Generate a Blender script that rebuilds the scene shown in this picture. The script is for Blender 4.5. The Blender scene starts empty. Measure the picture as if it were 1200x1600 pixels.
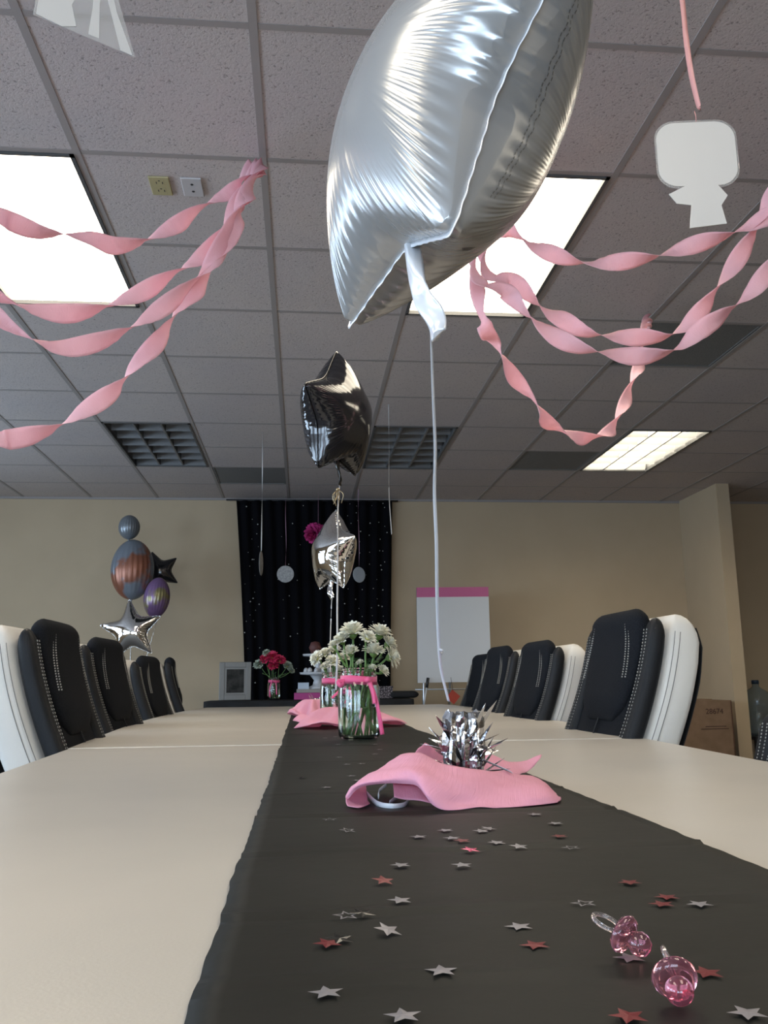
import bpy, bmesh, math, random
import numpy as np
from mathutils import Vector, Matrix, noise
random.seed(7)
PI = math.pi
S = bpy.context.scene
COL = S.collection

# ------------------------------------------------------------------ camera
HC = 0.14                      # lens above the table top
CZ = 0.74 + HC                 # lens above the floor
PITCH, YAW, ROLL, FPX = 0.19371, 0.09432, -0.012566, 1359.7
H_CEIL = CZ + 1.732
def _axes():
    cy, sy, cp, sp = math.cos(YAW), math.sin(YAW), math.cos(PITCH), math.sin(PITCH)
    f = Vector((sy*cp, cy*cp, sp)); r = Vector((cy, -sy, 0)); u = r.cross(f)
    return (math.cos(ROLL)*r+math.sin(ROLL)*u, -math.sin(ROLL)*r+math.cos(ROLL)*u, f)
AR, AU, AF = _axes()
cam = bpy.data.cameras.new('camera'); camo = bpy.data.objects.new('camera', cam); COL.objects.link(camo)
m = Matrix.Identity(4)
for i, a in enumerate((AR, AU, -AF)):
    for j in range(3): m[j][i] = a[j]
m.translation = Vector((0, 0, CZ)); camo.matrix_world = m
cam.sensor_fit = 'VERTICAL'; cam.sensor_height = 36; cam.lens = FPX/1600*36
cam.clip_start = 0.02; cam.clip_end = 60
S.camera = camo
def ray(x, y): return AF + (x-600)/FPX*AR - (y-800)/FPX*AU
def aty(x, y, Y):               # a point on the sight line through a pixel at room depth Y
    d = ray(x, y); d = d*(Y/d.y); return Vector((d.x, d.y, d.z+CZ))
def atz(x, y, Z):
    d = ray(x, y); d = d*((Z-CZ)/d.z); return Vector((d.x, d.y, Z))
def tab(x, y): return atz(x, y, 0.74)

# ------------------------------------------------------------------ world, light levels, exposure
W = bpy.data.worlds.new('world'); S.world = W; W.use_nodes = True
W.node_tree.nodes['Background'].inputs[0].default_value = (.55, .72, 1, 1)
W.node_tree.nodes['Background'].inputs[1].default_value = 1.5
S.view_settings.view_transform = 'Standard'; S.view_settings.look = 'None'
S.view_settings.gamma = 1; S.view_settings.use_curve_mapping = False
S.view_settings.exposure = 0.0
LAMP_E = 9.0                   # emission of a lit troffer
WIN_W = 85                    # daylight per window in watts
def area(name, loc, rot, sx, sy, w, col):
    l = bpy.data.lights.new(name, 'AREA'); l.shape = 'RECTANGLE'; l.size = sx; l.size_y = sy
    l.energy = w; l.color = col
    o = bpy.data.objects.new(name, l); o.location = loc; o.rotation_euler = rot; COL.objects.link(o); return o
XL, XR, YN, YB = -4.2, 6.6, -3.6, 8.16
WIN_LEFT = [(-2.6, -0.8), (-0.4, 1.4), (1.8, 3.6), (4.4, 6.6)]      # y ranges on the left wall
WIN_NEAR = [(-3.4, -1.6), (-1.2, 0.6)]                  # x ranges on the wall behind the camera
WZ0, WZ1 = 0.85, 2.15
DAY = (.62, .80, 1)
for a, b in WIN_LEFT:
    area('daylight', (XL-.22, (a+b)/2, (WZ0+WZ1)/2), (0, -PI/2, 0), WZ1-WZ0, b-a, WIN_W, DAY)
for a, b in WIN_NEAR:
    area('daylight', ((a+b)/2, YN-.22, (WZ0+WZ1)/2), (PI/2, 0, 0), b-a, WZ1-WZ0, WIN_W, DAY)

# ------------------------------------------------------------------ materials
MATS = {}
def mat(name, col, rough=.6, metal=0, spec=None, trans=0, ior=1.45, emit=None, es=0, coat=0, sheen=0, alpha=1, sss=0):
    m = bpy.data.materials.new(name); m.use_nodes = True
    b = m.node_tree.nodes['Principled BSDF']
    b.inputs['Base Color'].default_value = (*col, 1); b.inputs['Roughness'].default_value = rough
    b.inputs['Metallic'].default_value = metal; b.inputs['Transmission Weight'].default_value = trans
    b.inputs['IOR'].default_value = ior; b.inputs['Coat Weight'].default_value = coat
    b.inputs['Sheen Weight'].default_value = sheen; b.inputs['Alpha'].default_value = alpha
    if spec is not None: b.inputs['Specular IOR Level'].default_value = spec
    if emit: b.inputs['Emission Color'].default_value = (*emit, 1); b.inputs['Emission Strength'].default_value = es
    MATS[name] = m; return m
def nd(m, t, **kw):
    n = m.node_tree.nodes.new(t)
    for k, v in kw.items():
        if k in n.inputs: n.inputs[k].default_value = v
        else: setattr(n, k, v)
    return n
def lk(m, a, b): m.node_tree.links.new(a, b)
def noise_col(m, c1, c2, scale, lo=.4, hi=.6, detail=4, bump=0, bscale=None, coord='Object'):
    b = m.node_tree.nodes['Principled BSDF']; tc = nd(m, 'ShaderNodeTexCoord')
    n = nd(m, 'ShaderNodeTexNoise', Scale=scale, Detail=detail); lk(m, tc.outputs[coord], n.inputs['Vector'])
    r = nd(m, 'ShaderNodeValToRGB'); r.color_ramp.elements[0].position = lo; r.color_ramp.elements[1].position = hi
    r.color_ramp.elements[0].color = (*c1, 1); r.color_ramp.elements[1].color = (*c2, 1)
    lk(m, n.outputs['Fac'], r.inputs[0]); lk(m, r.outputs[0], b.inputs['Base Color'])
    if bump:
        n2 = nd(m, 'ShaderNodeTexNoise', Scale=bscale or scale, Detail=detail); lk(m, tc.outputs[coord], n2.inputs['Vector'])
        bp = nd(m, 'ShaderNodeBump', Strength=bump, Distance=.002); lk(m, n2.outputs['Fac'], bp.inputs['Height']); lk(m, bp.outputs[0], b.inputs['Normal'])
    return m
wallm = noise_col(mat('wall_paint', (.42, .36, .27), .85), (.48, .375, .25), (.51, .40, .268), 3, .3, .7, bump=.15, bscale=160)
floorm = noise_col(mat('carpet', (.12, .11, .10), .95), (.10, .095, .09), (.17, .155, .14), 260, .4, .6)
# mineral-fibre ceiling tile: short dark fissures
tilem = mat('ceiling_tile', (.5, .48, .46), .9)
def _tile(m):
    b = m.node_tree.nodes['Principled BSDF']; tc = nd(m, 'ShaderNodeTexCoord')
    n = nd(m, 'ShaderNodeTexNoise', Scale=115, Detail=2, Roughness=.6, Distortion=.8); lk(m, tc.outputs['Object'], n.inputs['Vector'])
    r = nd(m, 'ShaderNodeValToRGB'); e = r.color_ramp.elements
    e[0].position = .33; e[0].color = (.30, .265, .25, 1); e[1].position = .40; e[1].color = (.53, .475, .455, 1)
    n2 = nd(m, 'ShaderNodeTexNoise', Scale=2.2, Detail=2); lk(m, tc.outputs['Object'], n2.inputs['Vector'])
    r2 = nd(m, 'ShaderNodeValToRGB'); e = r2.color_ramp.elements
    e[0].position = .3; e[0].color = (.93, .93, .95, 1); e[1].position = .7; e[1].color = (1, .99, .97, 1)
    mx = nd(m, 'ShaderNodeMix', data_type='RGBA', blend_type='MULTIPLY'); mx.inputs[0].default_value = 1
    lk(m, n.outputs['Fac'], r.inputs[0]); lk(m, n2.outputs['Fac'], r2.inputs[0])
    lk(m, r.outputs[0], mx.inputs[6]); lk(m, r2.outputs[0], mx.inputs[7]); lk(m, mx.outputs[2], b.inputs['Base Color'])
    bp = nd(m, 'ShaderNodeBump', Strength=.5, Distance=.003); lk(m, n.outputs['Fac'], bp.inputs['Height']); lk(m, bp.outputs[0], b.inputs['Normal'])
_tile(tilem)
gridm = mat('grid_enamel', (.32, .29, .275), .6)
ventm = noise_col(mat('vent_grey', (.20, .20, .195), .7), (.12, .12, .118), (.24, .235, .23), 420, .45, .55)
trimm = mat('trim_paint', (.5, .47, .4), .5)
framem = mat('window_frame', (.6, .6, .6), .4, .5)
blackframe = mat('troffer_frame', (.09, .09, .09), .5)
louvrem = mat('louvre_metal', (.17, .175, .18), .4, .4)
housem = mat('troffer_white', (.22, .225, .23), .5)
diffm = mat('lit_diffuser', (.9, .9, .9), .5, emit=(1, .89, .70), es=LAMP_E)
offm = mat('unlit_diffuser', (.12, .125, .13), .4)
litlouvre = mat('louvre_lit', (.62, .62, .60), .5)  # same louvre blades, coloured paler on lit troffers to look lit
tablem = noise_col(mat('table_laminate', (.6, .54, .46), .34, spec=.5), (.50, .47, .425), (.535, .50, .45), 6, .3, .7, bump=.06, bscale=420)
tableedge = mat('table_edge', (.74, .70, .62), .45)
legm = mat('table_leg', (.35, .33, .30), .4, .6)
runm = noise_col(mat('runner_plastic', (.03, .03, .028), .52, spec=.16), (.0125, .0128, .011), (.019, .0192, .017), 5, .35, .65, bump=.25, bscale=24)
blackleather = noise_col(mat('black_leather', (.012, .013, .015), .5, spec=.25), (.009, .0098, .0115), (.013, .014, .016), 8, .3, .7, bump=.35, bscale=340)
blackmesh = noise_col(mat('black_fabric', (.012, .0135, .017), .85, spec=.12), (.008, .0092, .012), (.012, .0135, .017), 300, .4, .6, bump=.3, bscale=600)
whiteleather = noise_col(mat('white_leather', (.66, .64, .60), .48, spec=.4), (.65, .635, .595), (.69, .67, .63), 6, .3, .7, bump=.2, bscale=300)
stitchm = mat('pale_thread', (.36, .35, .32), .7)
darkthread = mat('grey_thread', (.17, .16, .15), .7)
blackplastic = mat('black_plastic', (.02, .02, .022), .4)
chromem = mat('chrome', (.75, .75, .76), .15, 1)
curtm = mat('black_curtain', (.0045, .0045, .006), .95, spec=.1)
dotm = mat('curtain_dots', (.40, .40, .38), .4, .3)
clothm = mat('black_tablecloth', (.012, .012, .013), .8)
paperm = mat('chart_paper', (.62, .63, .64), .8)
pinkpaper = mat('pink_header', (.52, .13, .27), .7)
alum = mat('aluminium', (.55, .56, .57), .35, .8)
redm = mat('red_card', (.42, .055, .03), .6)
cardm = noise_col(mat('cardboard', (.20, .125, .075), .85), (.19, .12, .07), (.23, .145, .09), 14, .3, .7)
inkm = mat('dark_ink', (.05, .02, .015), .7)
tapem = mat('brown_tape', (.10, .05, .03), .4)
jugm = mat('blue_plastic_jug', (.72, .82, .90), .08, trans=.96, ior=1.25)
jugcap = mat('dark_blue_cap', (.02, .04, .07), .4)
glassm = mat('clear_glass', (.93, .98, .96), .02, trans=1, ior=1.45)
waterm = mat('water', (.95, 1, .97), 0, trans=1, ior=1.33)
ribbonpink = mat('satin_hot_pink', (.80, .10, .26), .4, sheen=.4)
petalm = mat('white_petal', (.80, .79, .68), .6); petalm.node_tree.nodes['Principled BSDF'].inputs['Subsurface Weight'].default_value = .12
petalm.node_tree.nodes['Principled BSDF'].inputs['Subsurface Radius'].default_value = (.01, .01, .006)
discm = mat('yellow_green_disc', (.55, .52, .16), .7)
calyxm = mat('calyx_green', (.12, .20, .05), .6)
stemm = mat('stem_green', (.13, .24, .07), .5)
leafm = mat('leaf_green', (.035, .09, .035), .6)
redpetal = mat('pink_red_petal', (.62, .035, .11), .6)
palepetal = mat('pale_green_petal', (.42, .47, .38), .7)
framegrey = mat('photo_frame_silver', (.19, .188, .178), .45, .3)
matboard = mat('photo_mat', (.10, .10, .095), .7)
picm = noise_col(mat('dark_photo', (.05, .05, .045), .5, spec=.2), (.010, .010, .009), (.05, .048, .043), 14, .4, .7)
whitechina = mat('white_china', (.55, .56, .58), .3)
bluechina = mat('blue_white_card', (.48, .56, .66), .5)
magentam = mat('magenta_box', (.42, .045, .22), .5)
greybox = mat('grey_box_lid', (.32, .30, .28), .6)
browncake = mat('brown_topper', (.12, .045, .04), .6)
dottedm = noise_col(mat('speckled_box', (.05, .04, .05), .6), (.018, .013, .018), (.45, .38, .40), 120, .5, .62)
poppink = mat('pompom_pink', (.52, .035, .20), .8)
discgrey = noise_col(mat('hanging_disc_grey', (.35, .35, .34), .5), (.26, .26, .26), (.42, .42, .41), 60, .35, .65)
discblue = mat('hanging_disc_blue', (.42, .48, .55), .5)
outlet_y = mat('almond_plate', (.42, .37, .20), .5)
outlet_w = mat('white_plate', (.52, .50, .50), .4)
darkslot = mat('socket_slot', (.03, .03, .03), .6)
whiteboard = mat('board_white', (.7, .7, .68), .3)
lamm = mat('white_card', (.50, .49, .48), .4)
lamedge = mat('clear_laminate', (.85, .85, .84), .15, trans=.85, ior=1.1)
def thin(name, col, rough, tr, tcol=None, crepe=0):
    """paper that lets light through"""
    m = mat(name, col, rough); nt = m.node_tree; b = nt.nodes['Principled BSDF']; out = nt.nodes['Material Output']
    t = nd(m, 'ShaderNodeBsdfTranslucent'); t.inputs[0].default_value = (*(tcol or col), 1)
    mx = nd(m, 'ShaderNodeMixShader'); mx.inputs[0].default_value = tr
    lk(m, b.outputs[0], mx.inputs[1]); lk(m, t.outputs[0], mx.inputs[2]); lk(m, mx.outputs[0], out.inputs[0])
    if crepe:
        uv = nd(m, 'ShaderNodeUVMap'); mp = nd(m, 'ShaderNodeMapping'); mp.inputs['Scale'].default_value = (crepe, 4, 1)
        n = nd(m, 'ShaderNodeTexNoise', Scale=1, Detail=3); lk(m, uv.outputs[0], mp.inputs[0]); lk(m, mp.outputs[0], n.inputs['Vector'])
        bp = nd(m, 'ShaderNodeBump', Strength=.6, Distance=.002); lk(m, n.outputs['Fac'], bp.inputs['Height']); lk(m, bp.outputs[0], b.inputs['Normal'])
    return m
crepem = thin('pink_crepe', (.93, .64, .69), .85, .42, (.97, .63, .68), crepe=320)
crepem2 = thin('pink_crepe_sheet', (.90, .46, .60), .85, .30, (.94, .44, .58), crepe=700)
satinw = thin('white_curling_ribbon', (.74, .76, .80), .3, .25)
satinp = thin('pink_curling_ribbon', (.85, .45, .42), .3, .3)
strandm = thin('dusty_pink_strand', (.42, .24, .32), .6, .2)
strandw = thin('grey_strand', (.55, .54, .52), .5, .2)
def foil(name, col, rough, metal, bump=0, bs=60, wr=0):
    m = mat(name, col, rough, metal); b = m.node_tree.nodes['Principled BSDF']
    if bump:
        tc = nd(m, 'ShaderNodeTexCoord'); n = nd(m, 'ShaderNodeTexNoise', Scale=bs, Detail=2); lk(m, tc.outputs['Object'], n.inputs['Vector'])
        bp = nd(m, 'ShaderNodeBump', Strength=bump, Distance=.004); lk(m, n.outputs['Fac'], bp.inputs['Height']); lk(m, bp.outputs[0], b.inputs['Normal'])
    return m
whitefoil = foil('pearl_white_foil', (.46, .46, .455), .27, .55, .05, 7)
blackfoil = foil('black_foil', (.012, .012, .015), .13, 0, .12, 14)
blackfoil.node_tree.nodes['Principled BSDF'].inputs['Specular IOR Level'].default_value = .9
silverfoil = foil('silver_foil', (.80, .79, .77), .05, 1, .08, 10)
weightfoil = foil('crinkled_foil', (.55, .55, .57), .14, 1, .3, 60)
greyfoil = foil('grey_foil', (.20, .22, .24), .3, .4, .3, 14)
purplefoil = noise_col(mat('purple_foil', (.3, .2, .35), .25, .4), (.22, .13, .27), (.24, .21, .10), 7, .50, .6)
seamfoil = foil('seam_strip', (.82, .84, .88), .3, .4)
printm = mat('grey_print', (.10, .09, .08), .6)
starsilver = mat('silver_confetti', (.27, .262, .285), .42, .45)
starred = mat('red_confetti', (.15, .009, .015), .4, .3)
starpink = mat('hot_pink_confetti', (.85, .14, .28), .22, .6)
starblack = mat('black_confetti', (.012, .012, .012), .2, .3)
pinkplastic = mat('pink_clear_plastic', (.93, .40, .50), .03, trans=.95, ior=1.47)
clearplastic = mat('clear_plastic', (.95, .88, .88), .04, trans=.95, ior=1.45)
panem = bpy.data.materials.new('window_pane'); panem.use_nodes = True
def _pane(m):
    nt = m.node_tree; nt.nodes.remove(nt.nodes['Principled BSDF']); out = nt.nodes['Material Output']
    t = nd(m, 'ShaderNodeBsdfTransparent'); g = nd(m, 'ShaderNodeBsdfGlossy'); g.inputs['Roughness'].default_value = .02
    mx = nd(m, 'ShaderNodeMixShader'); mx.inputs[0].default_value = .06
    lk(m, t.outputs[0], mx.inputs[1]); lk(m, g.outputs[0], mx.inputs[2]); lk(m, mx.outputs[0], out.inputs[0])
_pane(panem)

# ------------------------------------------------------------------ mesh helpers
def link(name, bm, mats, parent=None, smooth=True, kind=None, bevel=0, seg=2):
    me = bpy.data.meshes.new(name); bmesh.ops.recalc_face_normals(bm, faces=bm.faces) if not bm.get('keep') else None
    bm['bm'].to_mesh(me) if isinstance(bm, dict) else None
    return me
def obj(name, bm, mt, parent=None, smooth=True, kind=None, bevel=0, seg=2, solid=0, subsurf=0, recalc=True, angle=None):
    if recalc: bmesh.ops.recalc_face_normals(bm, faces=bm.faces)
    me = bpy.data.meshes.new(name); bm.to_mesh(me); bm.free()
    for f in me.polygons: f.use_smooth = smooth
    for mm in (mt if isinstance(mt, (list, tuple)) else [mt]): me.materials.append(mm)
    o = bpy.data.objects.new(name, me); COL.objects.link(o)
    if parent: o.parent = parent
    if kind: o['kind'] = kind
    if bevel:
        b = o.modifiers.new('bevel', 'BEVEL'); b.width = bevel; b.segments = seg; b.limit_method = 'ANGLE'; b.angle_limit = math.radians(40)
        b.harden_normals = False
    if solid:
        b = o.modifiers.new('solid', 'SOLIDIFY'); b.thickness = solid; b.offset = 0
    if subsurf:
        b = o.modifiers.new('sub', 'SUBSURF'); b.levels = subsurf; b.render_levels = subsurf
    return o
def thing(name, label, cat, loc=(0, 0, 0), rotz=0, group=None):
    o = bpy.data.objects.new(name, None); COL.objects.link(o); o.location = loc; o.rotation_euler = (0, 0, rotz)
    o.empty_display_size = .05
    o['label'] = label; o['category'] = cat
    if group: o['group'] = group
    return o
def tag(o, label, cat, group=None):
    o['label'] = label; o['category'] = cat
    if group: o['group'] = group
    return o
def struct(name, bm, mt, **kw): return obj(name, bm, mt, kind='structure', smooth=False, **kw)
def dup(root, loc, rotz, label, group=None, scale=None):
    r = root.copy(); COL.objects.link(r); r.location = loc; r.rotation_euler = (0, 0, rotz); r['label'] = label
    if scale: r.scale = scale
    if group: r['group'] = group
    for ch in list(root.children):
        c = ch.copy(); COL.objects.link(c); c.parent = r
        for g in ch.children:
            d = g.copy(); COL.objects.link(d); d.parent = c
    return r
BM = bmesh.new
def box(bm, c, s, rot=None, mi=0):
    M = Matrix.Translation(c) @ (rot.to_4x4() if rot else Matrix.Identity(4)) @ Matrix.Diagonal((*s, 1))
    r = bmesh.ops.create_cube(bm, size=1, matrix=M)
    if mi:
        for f in {f for v in r['verts'] for f in v.link_faces}: f.material_index = mi
    return bm
def bx(bm, x0, x1, y0, y1, z0, z1, mi=0): return box(bm, ((x0+x1)/2, (y0+y1)/2, (z0+z1)/2), (abs(x1-x0), abs(y1-y0), abs(z1-z0)), mi=mi)
def lathe(bm, prof, n=32, c=(0, 0, 0), M=None, mi=0):
    rings = []
    for r, z in prof:
        if r < 1e-6: rings.append([bm.verts.new((0, 0, z))])
        else: rings.append([bm.verts.new((r*math.cos(2*PI*k/n), r*math.sin(2*PI*k/n), z)) for k in range(n)])
    for a, b in zip(rings, rings[1:]):
        if len(a) == 1 and len(b) == 1: continue
        for k in range(n):
            k2 = (k+1) % n
            if len(a) == 1: f = bm.faces.new((a[0], b[k], b[k2]))
            elif len(b) == 1: f = bm.faces.new((a[k], b[0], a[k2]))
            else: f = bm.faces.new((a[k], b[k], b[k2], a[k2]))
            f.material_index = mi
    vs = [v for r in rings for v in r]
    MM = Matrix.Translation(c) @ (M or Matrix.Identity(4))
    for v in vs: v.co = MM @ v.co
    return bm
def frames(pts):
    T = []
    for i in range(len(pts)):
        a = pts[max(i-1, 0)]; b = pts[min(i+1, len(pts)-1)]; T.append((b-a).normalized())
    u = Vector((0, 0, 1)) if abs(T[0].z) < .9 else Vector((1, 0, 0))
    u = (u-T[0]*u.dot(T[0])).normalized(); U = [u]
    for t in T[1:]:
        u = (u-t*u.dot(t)); u.normalize(); U.append(u.copy())
    return T, U
def tube(bm, pts, r, n=8, cap=True, mi=0):
    pts = [Vector(p) for p in pts]; T, U = frames(pts); rings = []
    for i, p in enumerate(pts):
        rr = r(i/(len(pts)-1)) if callable(r) else r; v = T[i].cross(U[i])
        rings.append([bm.verts.new(p+rr*(math.cos(2*PI*k/n)*U[i]+math.sin(2*PI*k/n)*v)) for k in range(n)])
    for a, b in zip(rings, rings[1:]):
        for k in range(n): bm.faces.new((a[k], a[(k+1) % n], b[(k+1) % n], b[k])).material_index = mi
    if cap: bm.faces.new(rings[0][::-1]).material_index = mi; bm.faces.new(rings[-1]).material_index = mi
    return bm
def spline(P, n=12):
    P = [Vector(p) for p in P]; out = []
    for i in range(len(P)-1):
        p0 = P[i-1] if i else 2*P[0]-P[1]; p1, p2 = P[i], P[i+1]; p3 = P[i+2] if i+2 < len(P) else 2*P[-1]-P[-2]
        for k in range(n):
            t = k/n
            out.append(.5*((2*p1)+(p2-p0)*t+(2*p0-5*p1+4*p2-p3)*t*t+(3*p1-p0-3*p2+p3)*t**3))
    out.append(P[-1]); return out
def ribbon(bm, pts, width, phase, cross=2, ruffle=0, seed=0, side0=None):
    """flat strip along pts; phase(s) = turn of its width about the path"""
    L = [0]
    for a, b in zip(pts, pts[1:]): L.append(L[-1]+(b-a).length)
    uvl = bm.loops.layers.uv.verify(); rows = []
    for i, p in enumerate(pts):
        t = (pts[min(i+1, len(pts)-1)]-pts[max(i-1, 0)]).normalized()
        s0 = side0 or Vector((0, 0, 1)); n = t.cross(s0); n.normalize(); u = n.cross(t); ph = phase(L[i])
        w = math.cos(ph)*u+math.sin(ph)*n; o = math.cos(ph)*n-math.sin(ph)*u; wd = width(L[i]) if callable(width) else width
        row = []
        for k in range(cross+1):
            q = k/cross-.5; off = ruffle*noise.noise(Vector((L[i]*45, q*3, seed)))
            row.append(bm.verts.new(p+w*wd*q+o*off))
        rows.append(row)
    for i in range(len(rows)-1):
        for k in range(cross):
            f = bm.faces.new((rows[i][k], rows[i][k+1], rows[i+1][k+1], rows[i+1][k]))
            for lp, (a, b) in zip(f.loops, ((i, k), (i, k+1), (i+1, k+1), (i+1, k))): lp[uvl].uv = (L[a], b/cross)
    return L[-1]
def sup(a, b, n, K=28):
    out = []
    for k in range(K):
        c, s = math.cos(2*PI*k/K), math.sin(2*PI*k/K)
        out.append((a*math.copysign(abs(c)**(2/n), c), b*math.copysign(abs(s)**(2/n), s)))
    return out
def cushion(bm, cfn, afn, bfn, n=24, K=28, ex=3.2, e0=.06, e1=.1, X=Vector((1, 0, 0)), mi=0, xoff=0):
    """padded bar along cfn(v); its ends are rounded off over e0 / e1 of its length"""
    vs = []
    for i in range(n+1): vs.append(i/n)
    ends0 = [e0*(1-math.cos(PI/2*k/5)) for k in range(1, 5)]; ends1 = [1-e1*(1-math.cos(PI/2*k/6)) for k in range(1, 6)]
    vs = sorted({0.0, 1.0, *ends0, *ends1, *[v for v in vs if e0 <= v <= 1-e1]})
    rings = []
    for v in vs:
        c = cfn(v); t = (cfn(min(v+.01, 1))-cfn(max(v-.01, 0))).normalized(); Y = t.cross(X).normalized()*-1
        sc = 1
        if v < e0: sc = math.sqrt(max(0, 1-(1-v/e0)**2))
        if v > 1-e1: sc = math.sqrt(max(0, 1-((v-1+e1)/e1)**2))
        a, b = afn(v), bfn(v); aa = a-b*(1-sc)*1.2 if sc > 0 else a-b*1.2; bb = max(b*sc, .001)
        rings.append([bm.verts.new(c+X*(x+xoff)+Y*y) for x, y in sup(max(aa, .004), bb, ex, K)])
    for a, b in zip(rings, rings[1:]):
        for k in range(K): bm.faces.new((a[k], a[(k+1) % K], b[(k+1) % K], b[k])).material_index = mi
    bm.faces.new(rings[0][::-1]).material_index = mi; bm.faces.new(rings[-1]).material_index = mi
    return bm
def lerp_tab(T):
    def f(v):
        for (a, x), (b, y) in zip(T, T[1:]):
            if v <= b:
                t = (v-a)/(b-a); t = t*t*(3-2*t) if False else t; return x+(y-x)*t
        return T[-1][1]
    return f

# ------------------------------------------------------------------ the room
CELL = .61; GX, GY = -.1414, 2.0593
def gx(c): return GX+CELL*c
def gy(r): return GY+CELL*r
LIT = [(6, 4), (1, 1), (-2, 1), (4, 1), (4, -4), (-2, -4), (1, -4), (4, 6)]      # (column, first row) of troffers, two rows long
DARK = [(-2, 6), (1, 6)]
VENTS = [(3, 3), (-1, 8), (3, 7)]
skip = {(c, r+k) for c, r in LIT+DARK for k in (0, 1)} | set(VENTS)
bm = BM(); bx(bm, XL, XR, YN, YB, -.1, 0); struct('floor', bm, floorm)
bm = BM()
for c in range(-8, 13):
    for r in range(-11, 12):
        if (c, r) in skip: continue
        x0, x1, y0, y1 = max(gx(c), XL), min(gx(c+1), XR), max(gy(r), YN), min(gy(r+1), YB)
        if x1-x0 < .01 or y1-y0 < .01: continue
        bx(bm, x0, x1, y0, y1, H_CEIL, H_CEIL+.02)
struct('ceiling', bm, tilem)
bm = BM()
for c in range(-6, 12):
    if XL < gx(c) < XR: bx(bm, gx(c)-.012, gx(c)+.012, YN, YB, H_CEIL-.0025, H_CEIL+.03)
for r in range(-9, 11):
    y = gy(r)
    if YN < y < YB-.02:
        for c in range(-8, 13):
            x0, x1 = max(gx(c), XL), min(gx(c+1), XR)
            if x1-x0 > .03 and not ((c, r) in skip and (c, r-1) in skip): bx(bm, x0+.0125, x1-.0125, y-.011, y+.011, H_CEIL-.0015, H_CEIL+.03)
struct('trim_1', bm, gridm)
bm = BM()
bx(bm, XL, XR, YB-.012, YB, H_CEIL-.02, H_CEIL); bx(bm, XL, XL+.012, YN, YB, H_CEIL-.02, H_CEIL)
struct('trim_2', bm, gridm)
bm = BM(); bx(bm, XL-.14, XR+.14, YB, YB+.14, 0, H_CEIL+.3); struct('wall_back', bm, wallm)
bm = BM(); bx(bm, XR, XR+.14, YN, YB, 0, H_CEIL+.3); struct('wall_far_right', bm, wallm)
bm = BM(); bx(bm, 3.715, 3.835, 7.37, YB, 0, H_CEIL); struct('wall_right', bm, wallm)
bm = BM(); bx(bm, XL-.14, XR+.14, YN-.14, YB+.14, H_CEIL+.3, H_CEIL+.4); struct('ceiling_slab', bm, housem)
def wall_with_holes(name, axis, c0, c1, a0, a1, holes, z0, z1):
    bm = BM(); xs = [a0]+[v for h in holes for v in h]+[a1]
    def b(a, bb, zz0, zz1):
        if axis == 'x': bx(bm, c0, c1, a, bb, zz0, zz1)
        else: bx(bm, a, bb, c0, c1, zz0, zz1)
    for i in range(0, len(xs), 2): b(xs[i], xs[i+1], 0, H_CEIL+.3)
    for h in holes: b(*h, 0, z0); b(*h, z1, H_CEIL+.3)
    struct(name, bm, wallm)
wall_with_holes('wall_left', 'x', XL-.14, XL, YN, YB, WIN_LEFT, WZ0, WZ1)
wall_with_holes('wall_near', 'y', YN-.14, YN, XL-.14, XR+.14, WIN_NEAR, WZ0, WZ1)
wn = 0
for side, lst in (('x', WIN_LEFT), ('y', WIN_NEAR)):
    for a, b in lst:
        wn += 1; fr = BM(); pn = BM()
        def q(bm, a0, a1, c0, c1, z0, z1):
            if side == 'x': bx(bm, XL+c0, XL+c1, a0, a1, z0, z1)
            else: bx(bm, a0, a1, YN+c0, YN+c1, z0, z1)
        for (a0, a1, z0, z1) in ((a, a+.05, WZ0, WZ1), (b-.05, b, WZ0, WZ1), (a, b, WZ0, WZ0+.05), (a, b, WZ1-.05, WZ1), ((a+b)/2-.02, (a+b)/2+.02, WZ0, WZ1)):
            q(fr, a0, a1, -.11, -.05, z0, z1)
        o = struct('window_%d' % wn, fr, framem)
        q(pn, a+.04, b-.04, -.082, -.078, WZ0+.04, WZ1-.04); obj('window_pane', pn, panem, o, smooth=False)
bm = BM(); bx(bm, XL, 3.715, YB-.012, YB, 0, .1); bx(bm, 3.835, XR, YB-.012, YB, 0, .1); struct('baseboard_back', bm, trimm)
bm = BM(); bx(bm, XL, XL+.012, YN, YB-.012, 0, .1); struct('baseboard_left', bm, trimm)

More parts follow.
